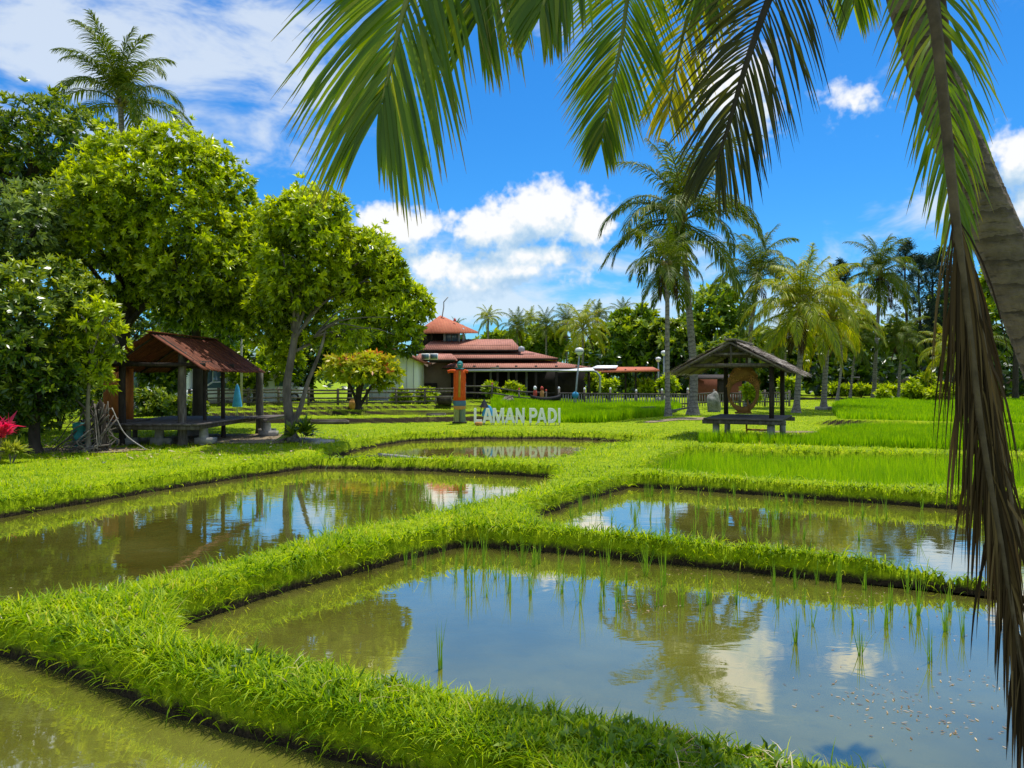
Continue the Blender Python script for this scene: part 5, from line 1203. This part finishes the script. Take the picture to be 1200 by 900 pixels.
for ch, p0, p1 in LET:
    cu = bpy.data.curves.new('letter', 'CURVE'); cu.dimensions = '2D'; cu.fill_mode = 'BOTH'
    for loop in GLYPH[ch]:
        sp_ = cu.splines.new('POLY'); sp_.points.add(len(loop) - 1); sp_.use_cyclic_u = True
        for q_, (gx, gy) in zip(sp_.points, loop): q_.co = (gx, gy, 0, 1)
    to = bpy.data.objects.new('letter', cu); COL.objects.link(to)
    dg = bpy.context.evaluated_depsgraph_get(); me = bpy.data.meshes.new_from_object(to.evaluated_get(dg)); bpy.data.objects.remove(to); bpy.data.curves.remove(cu)
    bm = bmesh.new(); bm.from_mesh(me); bm.normal_update()
    bmesh.ops.remove_doubles(bm, verts=bm.verts, dist=1e-5)
    ex = bmesh.ops.extrude_face_region(bm, geom=list(bm.faces)); vs = [v for v in ex['geom'] if isinstance(v, bmesh.types.BMVert)]
    xs = [v.co.x for v in bm.verts]; yl = [v.co.y for v in bm.verts]; x0_, x1_ = min(xs), max(xs); y0_, y1_ = min(yl), max(yl)
    for v in vs: v.co.z += 1.0
    gx0 = X(p0, SY) - sx0 + .01; gx1 = X(p1, SY) - sx0 - .01
    for v in bm.verts:
        v.co = Vector((gx0 + (v.co.x - x0_) / (x1_ - x0_) * (gx1 - gx0), 0.12 if v.co.z < .5 else 0.0, 0.09 + (v.co.y - y0_) / (y1_ - y0_) * capH))
    bmesh.ops.recalc_face_normals(bm, faces=bm.faces)
    bm.to_mesh(me); bm.free(); me.materials.clear(); me.materials.append(WHITE)
    lo = bpy.data.objects.new('letter', me); COL.objects.link(lo); lo.parent = sg; lo['label'] = 'white letter ' + ch
    for fx in ((gx0 + .04, gx1 - .04) if ch != 'I' else ((gx0 + gx1) / 2,)):
        mb = MB(); mb.box((fx, .06, 0.02), (.03, .05, .14)); mb.build('leg', STEEL, sg)

# ------------------------------------------------------------------ scarecrows
x = X(538.5, 30.6); s1 = thing('scarecrow', 'tall orange-shirted scarecrow on a post left of the letter sign', 'scarecrow', (x, 30.6, gz(x, 30.6)))
def sheet(mb, prof, c, sx, sy, sides=20, wr=.05, seed=0):
    V = []
    for i, (r, z) in enumerate(prof):
        for j in range(sides):
            a = 2 * PI * j / sides; q = r * (1 + wr * math.sin(5 * a + seed) * (i / len(prof)) + wr * .6 * math.sin(9 * a + i))
            V.append((c[0] + q * sx * math.cos(a), c[1] + q * sy * math.sin(a), c[2] + z))
    mb.add(V, tubeQ(len(prof), sides).tolist()); return mb
mb = MB(); mb.tube([(0, 0, -.1), (0, 0, 2.3)], .035, 8); mb.tube([(-.46, 0, 2.08), (.34, 0, 2.1)], .025, 6); mb.build('pole', WOOD, s1)
mb = sheet(MB(), [(.15, 2.14), (.24, 2.12), (.245, 1.8), (.24, 1.5), (.235, 1.2), (.25, .92), (.2, .91)], (0, 0, 0), 1, .5); mb.build('shirt', REDC, s1, True)
for s, e in ((-1, -.47), (1, .33)):
    mb = MB(); mb.tube(smooth_path([(s * .17, 0, 2.08), (e * .75, -.01, 2.09), (e, -.02, 2.05)], 6), [.075, .07, .065, .06, .06, .065], 8); mb.build('sleeve', REDC, s1, True)
mb = MB(); mb.beam((0.0, -.13, 1.05), (.02, -.125, 2.1), .09, .01, up=(0, -1, 0)); mb.build('sash', mottled('ochre_cloth', (.35, .2, .03), (.5, .3, .05), 5), s1)
mb = sheet(MB(), [(.24, .91), (.25, .88), (.25, .72), (.24, .70)], (0, 0, 0), 1, .5); mb.build('belt', mottled('slate_blue_cloth', (.05, .12, .2), (.10, .2, .3), 6), s1, True)
mb = sheet(MB(), [(.24, .70), (.245, .66), (.24, .58), (.23, .56)], (0, 0, 0), 1, .5); mb.build('waistcloth', CLAY, s1, True)
for s in (-1, 1):
    mb = sheet(MB(), [(.12, .58), (.12, .4), (.115, .2), (.12, .06)], (s * .115, 0, 0), 1, .8, 12, .05, s); mb.build('trouser_leg', mottled('olive_cloth', (.10, .12, .03), (.5, .5, .2), 9, stretch=(9, 1, .4)) if s < 0 else mottled('denim', (.05, .11, .2), (.3, .35, .1), 9, stretch=(9, 1, .4)), s1, True)
mb = MB(); mb.box((0, 0, .02), (.56, .3, .09)); mb.build('base', DWOOD, s1)
mb = MB(); mb.lathe([(0.0, -.14), (.07, -.12), (.115, -.02), (.12, .07), (.08, .16), (0, .2)], (.02, 0, 2.30), 12); hd = mb.build('head', TEAL, s1, True)
mb = MB(); mb.lathe([(.17, -.10), (.15, -.085), (.12, -.08)], (.02, 0, 2.28), 12); mb.build('hat_brim', TEAL, hd)
mb = MB(); mb.lathe([(0, .02), (.05, .01), (.055, -.01)], (.02, -.12, 2.34), 8); mb.build('face_patch', CONC, hd)
x = X(568, 30.1); s2 = thing('scarecrow', 'small scarecrow in blue shirt and black pointed hat behind the letters', 'scarecrow', (x, 30.1, gz(x, 30.1)))
mb = MB(); mb.tube([(0, 0, -.1), (0, 0, .9)], .02, 6); mb.tube([(-.18, 0, .35), (-.12, 0, .75), (0, 0, .8)], .02, 5); mb.build('pole', BLACK, s2)
mb = sheet(MB(), [(.05, .74), (.12, .68), (.2, .5), (.24, .32)], (.12, 0, 0), 1, .5, 16, .1); mb.build('shirt', BLUEP, s2, True)
mb = MB(); mb.lathe([(.19, .66), (.12, .78), (.05, .92), (0, 1.0)], (-.02, 0, 0), 12); mb.build('hat', BLACK, s2, True)
mb = MB(); mb.lathe([(0, .62), (.07, .62), (.085, .7), (.06, .77)], (-.01, 0, 0), 10); mb.build('head', CLAY, s2, True)
x = X(561, 29.3); mb = MB(); mb.lathe([(0, 0), (.12, 0), (.15, .08), (.13, .14), (.10, .14), (.1, .1), (0, .1)], (0, 0, 0), 12); o = mb.build('clay_pot', CLAY, None, True); o.location = (x, 29.25, gz(x, 29.25)); tag(o, 'small clay pot at the foot of the letter L', 'pot')

# ------------------------------------------------------------------ thatched hut with the carved ring
hr_ = -0.44
hx, hy = 7.35, 23.6
th = thing('thatched_hut', 'raised open hut with grey thatched roof and plank deck at the rice field', 'hut', (hx, hy, gz(hx, hy)), hr_)
def wl2(px, py, Y):
    p = P(px, py, Y) - np.array(th.location); c, s = math.cos(-hr_), math.sin(-hr_); return np.array([p[0] * c - p[1] * s, p[0] * s + p[1] * c, p[2]])
yf, yb = -1.75, 1.85; half = 1.66; zr = 2.86; ze = 1.98; xr = -.35
def thatch(sgn, name):
    """layered shaggy thatch slope"""
    rb = RB(); n = 2600
    A = np.array([xr + sgn * half, yf, ze]); Bq = np.array([xr + sgn * half, yb, ze]); Cq = np.array([xr, yb, zr]); Dq = np.array([xr, yf, zr])
    u = RNG.uniform(-.01, 1.01, n); v = np.round(RNG.uniform(0.0, 1, n) * 11) / 11 + RNG.normal(0, .02, n)
    p = (A * (1 - u)[:, None] + Bq * u[:, None]) * (1 - v)[:, None] + (Dq * (1 - u)[:, None] + Cq * u[:, None]) * v[:, None]
    dn = nrm(A - Dq); nn = nrm(np.cross(Bq - A, Dq - A)); nn = nn if nn[2] > 0 else -nn
    p = p + nn * (0.025 + RNG.uniform(0, .03, n))[:, None] + dn * 0.02
    d = nrm(dn + RNG.normal(0, .10, (n, 3)) + nn * .10); w = nrm(np.cross(nn, d) + RNG.normal(0, .1, (n, 3)))
    rb.add(ribbons(p, d, w, RNG.uniform(.22, .38, n), RNG.uniform(.03, .06, n), .25, 2, [1, .9, .4]), RNG.uniform(0, 1, n), 2)
    o = rb.build('thatch_layer', THATCHB, None); mb = MB(); mb.slab([A, Bq, Cq, Dq], .05); r = mb.build('roof', THATCH, th); o.parent = r; return r
THATCHB = leafmat('thatch_straw', [(0, (.14, .115, .09)), (.5, (.32, .275, .235)), (1, (.55, .49, .42))], .08, (1, 1, .9), .9, .1)
thatch(1, 'r'); thatch(-1, 'l')
mb = MB(); mb.beam((xr, yf - .06, zr + .05), (xr, yb + .06, zr + .05), .34, .05); mb.build('ridge', THATCH, th)
for (x, y) in ((.72, -1.05), (-.95, 1.15), (.78, 1.25)):
    mb = MB(); zt = zr - (zr - ze) * abs(x - xr) / half - .07; mb.box((x, y, .6 + (zt - .6) / 2), (.13, .13, zt - .6)); mb.build('post', DWOOD, th)
for y in (-1.5, 0.1, 1.6):
    mb = MB(); mb.beam((xr - 1.25, y, 2.18), (xr + 1.25, y, 2.18), .07, .09); mb.build('beam', WOOD, th)
    for s in (-1, 1): mb = MB(); mb.beam((xr + s * 1.6, y + .08, ze - .03), (xr, y + .08, zr - .08), .06, .08); mb.build('rafter', WOOD, th)
    mb = MB(); mb.beam((xr - .62, y - .05, 2.5), (xr + .62, y - .05, 2.5), .05, .07); mb.beam((xr, y - .05, 2.22), (xr, y - .05, 2.78), .06, .06, up=(0, 1, 0)); mb.build('truss', WOOD, th)
for x in (xr - 1.2, xr - .6, xr + .6, xr + 1.2): mb = MB(); z = zr - (zr - ze) * abs(x - xr) / half - .085; mb.beam((x, yf + .05, z), (x, yb - .05, z), .05, .05); mb.build('purlin', WOOD, th)
mb = MB()
for i in range(12): mb.box((-.05 + 0, -1.4 + i * .252, .60 + random.uniform(-.006, .006)), (2.15 + random.uniform(0, .06), .24, .05))
mb.build('deck', PLANK, th)
for y in (-1.42, 1.3): mb = MB(); mb.beam((-1.2, y, .51), (1.15, y, .51), .09, .12); mb.build('joist', WOOD, th)
for x in (-.85, .8): mb = MB(); mb.beam((x, -1.45, .50), (x, 1.45, .50), .08, .10); mb.build('joist', WOOD, th)
for (x, y, w_) in ((-.85, -1.15, .17), (.72, -1.2, .2), (-.9, 1.1, .16), (.8, 1.15, .17)): mb = MB(); mb.box((x, y, .2), (w_, w_, .56)); mb.box((x, y, -.06), (w_ * 1.5, w_ * 1.5, .1)); mb.build('leg', CONC, th)
mb = MB(); mb.beam((-.35, 1.5, 0), (-.35, 1.42, .5), .05, .06); mb.beam((.35, 1.5, 0), (.35, 1.42, .5), .05, .06)
for z in (.12, .32): mb.beam((-.35, 1.5, z), (.35, 1.5, z), .05, .06)
mb.build('ladder', CLAY, th)
# carved ring leaning under the roof
rg = thing('carved_ring', 'large carved wooden ring sculpture standing on the deck of the thatched hut', 'sculpture', tuple(P(871, 484, 23.9)), -0.25)
N = 64; V = []; hR, wR = 0.76, 0.485
for j in range(N):
    a = 2 * PI * j / N; ox, oz = wR * math.cos(a), .76 + hR * math.sin(a) * (1.0 + .015 * math.sin(9 * a)); ox *= 1 + .02 * math.sin(13 * a)
    ix, iz = .385 * math.cos(a) - .01, .60 + .40 * math.sin(a)
    for y in (-.05, .05): V += [(ox, y, oz), (ix, y, iz)]
Q = []
for j in range(N):
    k = 4 * j; m_ = 4 * ((j + 1) % N); Q += [(k, m_, m_ + 1, k + 1), (k + 2, k + 3, m_ + 3, m_ + 2), (k, k + 2, m_ + 2, m_), (k + 1, m_ + 1, m_ + 3, k + 3)]
mb = MB(); mb.add(V, Q); mb.build('ring', CARVED, rg)
mb = MB()
for k in range(34):
    a = RNG.uniform(.15, 2.9); q = RNG.uniform(.15, .9); x = (q * wR + (1 - q) * .385) * math.cos(a); z = q * (.76 + hR * math.sin(a)) + (1 - q) * (.60 + .40 * math.sin(a))
    pts = [(x + .06 * s * math.cos(s * 2.4 + k), -.052 - .012 * math.sin(s * 3), z + .06 * s * math.sin(s * 2.4 + k)) for s in np.linspace(0, 1.6, 7)]; mb.tube(pts, np.linspace(.016, .006, 7), 5)
mb.build('carved_scroll', CLAY, rg, True)
mb = MB(); mb.beam((.2, -.06, .02), (.12, -.02, .42), .06, .05); mb.box((0, .02, .01), (.5, .2, .05)); mb.build('stand', CARVED, rg)

# ------------------------------------------------------------------ small things on the fields
x, y = X(758, 36.5), 36.5
ct = thing('wooden_cart', 'broken bamboo cart lying on the bund beside the slim palm', 'cart', (x, y, gz(x, y)), .1)
mb = MB(); mb.box((0.05, 0, .28), (.6, .5, .34), jit=.03); mb.build('crate', WOOD, ct)
for k, (a, b_) in enumerate([((-.55, -.2, .05), (1.4, .1, .30)), ((-.5, .15, .04), (1.55, .3, .22)), ((.2, -.25, .12), (2.0, -.1, .42)), ((-.6, -.3, .03), (.5, -.3, .12))]):
    mb = MB(); mb.tube([a, b_], .045, 7); mb.build('pole', CONC if k % 2 else PLANK, ct, True)
mb = MB(); mb.box((.75, -.05, .15), (.9, .4, .05), jit=.02); mb.build('plank', PLANK, ct)
x, y = X(521, 42), 42; o = thing('timber_pile', 'dark timber block with pale frame on the terrace left of the orange scarecrow', 'timber', (x, y, gz(x, y)))
mb = MB(); mb.box((0, 0, .2), (.75, .6, .42), jit=.04); mb.build('block', DWOOD, o)
mb = MB(); mb.beam((-.5, -.35, .42), (.5, -.35, .44), .06, .07); mb.beam((-.45, -.35, 0), (-.45, -.35, .42), .06, .06, up=(0, 1, 0)); mb.build('frame', PLANK, o)
x, y = X(594, 43), 43; o = thing('thatch_shelter', 'tiny low thatch shelter in the rice behind the sign', 'shelter', (x, y, gz(x, y)))
mb = MB(); mb.slab([(-.6, -.4, 0.02), (.55, -.4, 0.02), (.3, 0, .5), (-.1, 0, .5)], .06); mb.slab([(.55, .4, .02), (-.6, .4, .02), (-.1, .003, .5), (.3, .003, .5)], .06); mb.build('roof', THATCH, o)
mb = MB(); mb.tube([(-.7, -.42, 0), (.35, -.1, .56)], .03, 5); mb.tube([(.65, -.42, 0), (.1, -.1, .56)], .03, 5); mb.build('pole', PLANK, o)
x, y = X(413.5, 40), 40; mb = MB(); mb.lathe([(0, 0), (.13, 0), (.2, .16), (.22, .3), (.17, .44), (.10, .5), (.12, .54), (.08, .54)], (0, 0, 0), 14); o = mb.build('clay_jar', CLAY, None, True); o.location = (x, y, gz(x, y)); tag(o, 'upright orange clay jar on the grass under the flowering tree', 'jar')
x, y = X(639, 47), 46.4; bt = thing('dugout_boat', 'black dugout boat resting by the bridge railing', 'boat', (x, y, gz(x, y) + .25))
V = []; n = 13
for i in range(n):
    t = i / (n - 1) * 2 - 1; wd = .3 * (1 - t * t) ** .6 + .02; up_ = .18 * t * t
    V += [(t * .95, -wd, .34 + up_), (t * .9, -wd * .6, .06 + up_ * .8), (t * .9, wd * .6, .06 + up_ * .8), (t * .95, wd, .34 + up_), (t * .88, wd * .75, .30 + up_), (t * .84, 0, .12 + up_), (t * .88, -wd * .75, .30 + up_)]
mb = MB(); mb.add(V, [(i * 7 + j, i * 7 + (j + 1) % 7, (i + 1) * 7 + (j + 1) % 7, (i + 1) * 7 + j) for i in range(n - 1) for j in range(7)]); mb.build('hull', BLACK, bt)
for sx_ in (-.4, .4): mb = MB(); mb.box((sx_, 0, -.1), (.12, .5, .36)); mb.build('trestle', DWOOD, bt)
for px, lb in ((627, 'red-topped figure post left of the dugout boat'), (635, 'pink-topped figure post just behind the dugout boat')):
    x, y = X(px, 47.3), 47.3; o = thing('painted_post', lb, 'post', (x, y, gz(x, y)))
    mb = MB(); mb.lathe([(.09, -.05), (.10, .5), (.13, .75), (.10, .98), (.05, 1.02)], (0, 0, 0), 9); mb.build('shaft', REDP if px < 630 else CLAY, o, True)
    mb = MB(); mb.lathe([(.05, 1.0), (.1, 1.07), (.1, 1.17), (.04, 1.25), (0, 1.26)], (0, 0, 0), 9); mb.build('knob', WHITE if px < 630 else REDP, o, True)
def pole_on(ptsxy, z, r, label, name, mat=PLANK):
    mb = MB(); mb.tube(smooth_path([(a, b, z + dz) for a, b, dz in ptsxy], 12), np.linspace(r, r * .7, 12), 7); tag(mb.build(name, mat, None, True), label, 'pole')
pole_on([(X(443, 20.4), 20.4, 0.06), (X(475, 20.2), 20.2, .02), (X(533, 19.0), 19.0, 0.03)], WATER, .045, 'bamboo pole floating in the pond before the sign', 'bamboo_pole', CONC)
pole_on([(X(380, 19.4), 19.4, 0.05), (X(410, 19.9), 19.9, .03), (X(441, 20.2), 20.2, 0.05)], WATER, .035, 'thinner curved pole left of the floating bamboo pole', 'bamboo_pole', PLANK)
for px, Y, w_, rz, lb in ((511, 34.2, .9, .2, 'short pale plank lying on the terrace left of the orange scarecrow'), (386, 30.5, 1.5, .05, 'long pale plank on the terrace right of the forked tree')):
    x = X(px, Y); mb = MB(); mb.box((0, 0, .08), (w_, .3, .12), jit=.01); mb.box((0, .02, .16), (w_ * .9, .2, .03)); o = mb.build('plank', PLANK); o.location = (x, Y, gz(x, Y)); o.rotation_euler = (0, 0, rz); tag(o, lb, 'plank')
x, y = X(366, 21.4), 21.4
cl = thing('concrete_drain', 'weathered concrete drain slab on the pond bank right of the forked tree', 'drain', (x, y, gz(x, y)), -.35)
mb = MB(); mb.box((0, 0, .0), (1.1, .5, .16), jit=.015); mb.build('slab', CONC, cl); mb = MB(); mb.tube([(.25, -.3, -.05), (.55, -.35, -.07)], .13, 12); mb.build('pipe', CONC, cl)
def rock(px, Y, s, label, seed, mat=STONE):
    r = np.random.default_rng(seed); bm = bmesh.new(); bmesh.ops.create_icosphere(bm, subdivisions=3, radius=1); ph = r.uniform(0, 6, 6)
    for v in bm.verts: c = v.co; k = 1 + .18 * math.sin(3 * c.x + ph[0]) * math.sin(2.6 * c.y + ph[1]) + .12 * math.sin(5 * c.z + ph[2] + 2 * c.x); v.co = Vector((c.x * s[0], c.y * s[1], c.z * s[2])) * k
    me = bpy.data.meshes.new('rock'); bm.to_mesh(me); bm.free(); me.materials.append(mat); me.polygons.foreach_set('use_smooth', [True] * len(me.polygons))
    o = bpy.data.objects.new('rock', me); COL.objects.link(o); x = X(px, Y); o.location = (x, Y, gz(x, Y) + s[2] * .5); tag(o, label, 'rock')
rock(836, 42, (.36, .3, .75), 'tall pale grey boulder behind the left side of the thatched hut', 1)
x, y = X(965.5, 42.5), 42.5; mb = MB(); mb.lathe([(.30, -.1), (.46, -.1), (.47, .14), (.44, .18), (.32, .18)], (0, 0, 0), 16); o = mb.build('concrete_ring', CONC, None); o.location = (x, y, gz(x, y)); tag(o, 'concrete planter ring round the foot of a yellow-green palm', 'planter')

# ------------------------------------------------------------------ sky, sun, camera
SUN = np.array([0.13, 0.27, 0.94]); SUN /= np.linalg.norm(SUN)
el_s = math.asin(SUN[2]); az_s = math.atan2(SUN[0], SUN[1])
w = bpy.data.worlds.new('World'); sc.world = w; w.use_nodes = True; w.node_tree.nodes.clear(); t = NT(w.node_tree)
sky = t.n('ShaderNodeTexSky', sky_type='NISHITA'); sky.sun_disc = False; sky.sun_elevation = el_s; sky.sun_rotation = az_s; sky.altitude = 50; sky.air_density = 1.0; sky.dust_density = 0.6; sky.ozone_density = 2.0
hs = t.n('ShaderNodeHueSaturation'); t.l(sky.outputs[0], hs.inputs['Color']); hs.inputs['Saturation'].default_value = 1.35; hs.inputs['Value'].default_value = 1.0; hs.inputs['Hue'].default_value = 0.49
skyc = t.mix(1.0, hs.outputs[0], (0.43, 0.98, 1.46, 1), 'MULTIPLY')
dirv = t.n('ShaderNodeTexCoord').outputs['Generated']
def clouds(off):
    v = t.vm('ADD', dirv, off) if off else dirv
    sp = t.n('ShaderNodeSeparateXYZ'); t.l(t.vm('NORMALIZE', v), sp.inputs[0])
    az = t.m('ARCTAN2', sp.outputs[0], sp.outputs[1]); el = t.m('ARCSINE', sp.outputs[2])
    def ell(px, py, rx, ry, wt=1.0):
        a0 = math.atan2(px - 600, F); e0 = math.atan2(HZ - py, math.hypot(F, px - 600)); ca = math.cos(a0)
        dx = t.m('DIVIDE', t.m('SUBTRACT', az, a0), rx / F * ca * ca); dy = t.m('DIVIDE', t.m('SUBTRACT', el, e0), ry / F * ca)
        return t.m('MULTIPLY', t.m('SUBTRACT', 1.0, t.m('SQRT', t.m('ADD', t.m('MULTIPLY', dx, dx), t.m('MULTIPLY', dy, dy)))), wt)
    def mx(l):
        r = l[0]
        for q in l[1:]:
            o = t.n('ShaderNodeMath', operation='SMOOTH_MAX'); t.put(o.inputs[0], r); t.put(o.inputs[1], q); o.inputs[2].default_value = .18; r = o.outputs[0]
        return r
    cum = mx([ell(635, 248, 68, 42), ell(690, 262, 34, 30), ell(585, 272, 60, 34), ell(475, 262, 70, 24), ell(620, 300, 85, 16), ell(555, 315, 130, 36, .7), ell(1195, 185, 55, 60), ell(1230, 235, 70, 60), ell(1003, 125, 34, 30, .38), ell(855, 118, 55, 60, .7)])
    n1 = t.noise(v, 16, 5, 0.60); n2 = t.noise(v, 52, 2, 0.62)
    den = t.m('ADD', cum, t.m('ADD', t.m('MULTIPLY', t.m('SUBTRACT', n1, .5), 2.0), t.m('MULTIPLY', t.m('SUBTRACT', n2, .5), .75)))
    return den, az, el, ell, mx, n1, v
den, az, el, ell, mx, n1, v0 = clouds(None)
den2 = clouds((0.012, -0.004, 0.034))[0]
alpha = t.sstep(den, -0.02, 0.46)
lit = t.m('ADD', 0.60, t.m('MULTIPLY', t.m('SUBTRACT', den, den2), 1.1), clamp=True)
ccol = t.ramp(lit, [(0.15, (3.8, 5.7, 7.8, 1)), (0.55, (6.0, 7.3, 8.5, 1)), (0.95, (9.0, 9.1, 9.2, 1))])
# thin veils: upper left, and low over the horizon
mp = t.n('ShaderNodeMapping'); t.l(dirv, mp.inputs[0]); mp.inputs['Scale'].default_value = (1, 1, 2.3)
nv = t.noise(mp.outputs[0], 7.5, 5, 0.60, 0.35)
veil = mx([ell(130, 45, 330, 120), ell(330, 70, 160, 110, .8), ell(700, -120, 500, 100, .3), ell(560, 355, 420, 75, .75), ell(60, 180, 200, 120, .35), ell(960, 372, 130, 18, .5), ell(1130, 235, 100, 18, .25), ell(1000, 385, 420, 85, .65)])
va = t.m('MULTIPLY', t.sstep(t.m('ADD', veil, t.m('MULTIPLY', t.m('SUBTRACT', nv, .5), 2.6)), 0.0, 0.75), 0.85)
# out-of-view clouds added over the rest of the dome to fill the light
nb = t.noise(dirv, 4.2, 3, 0.58)
sb_ = t.n('ShaderNodeSeparateXYZ'); t.l(dirv, sb_.inputs[0])
back = t.m('MULTIPLY', t.sstep(nb, .40, .56), t.m('MAXIMUM', t.sstep(sb_.outputs[1], 0.62, 0.3), t.sstep(sb_.outputs[2], 0.74, 0.88)))
c1 = t.mix(t.m('MULTIPLY', va, 0.9), skyc, (7.4, 8.1, 8.7, 1))
c2 = t.mix(alpha, c1, ccol)
bg = t.n('ShaderNodeBackground'); t.l(c2, bg.inputs[0]); bg.inputs[1].default_value = 0.11
c3 = t.mix(t.m('MULTIPLY', back, 0.9), skyc, (7.4, 8.1, 8.7, 1))
bg2 = t.n('ShaderNodeBackground'); t.l(c3, bg2.inputs[0]); bg2.inputs[1].default_value = 0.11
sd_ = t.n('ShaderNodeSeparateXYZ'); t.l(dirv, sd_.inputs[0])
front = t.m('GREATER_THAN', t.m('DIVIDE', sd_.outputs[1], t.m('ADD', t.m('ABSOLUTE', sd_.outputs[0]), 0.0001)), 1.05)   # the half of the dome that holds the named clouds
front = t.m('MULTIPLY', front, t.m('GREATER_THAN', sd_.outputs[2], -0.02)); front = t.m('MULTIPLY', front, t.m('LESS_THAN', sd_.outputs[2], 0.72))
mxw = t.n('ShaderNodeMixShader'); t.l(front, mxw.inputs[0]); t.l(bg2.outputs[0], mxw.inputs[1]); t.l(bg.outputs[0], mxw.inputs[2])
wo_ = t.n('ShaderNodeOutputWorld'); t.l(mxw.outputs[0], wo_.inputs[0])
w.cycles.sampling_method = 'MANUAL'; w.cycles.sample_map_resolution = 256

ld = bpy.data.lights.new('sun', 'SUN'); ld.energy = 5.0; ld.angle = math.radians(0.55); ld.color = (1.0, 0.955, 0.88)
lo = bpy.data.objects.new('sun', ld); COL.objects.link(lo); lo.rotation_euler = Vector(-SUN).to_track_quat('-Z', 'Y').to_euler(); lo.location = (0, 0, 50)

cd = bpy.data.cameras.new('camera'); cam = bpy.data.objects.new('camera', cd); COL.objects.link(cam)
cam.location = (0, 0, H); cam.rotation_euler = (PI / 2, 0, 0); cd.sensor_width = 36; cd.lens = 27; cd.shift_y = -5 / 1200; cd.clip_start = 0.05; cd.clip_end = 20000
sc.camera = cam
sc.view_settings.view_transform = 'Standard'; sc.view_settings.look = 'None'; sc.view_settings.exposure = 0; sc.view_settings.gamma = 1
sc.cycles.max_bounces = 4; sc.cycles.diffuse_bounces = 2; sc.cycles.glossy_bounces = 3; sc.cycles.transmission_bounces = 3; sc.cycles.transparent_max_bounces = 4
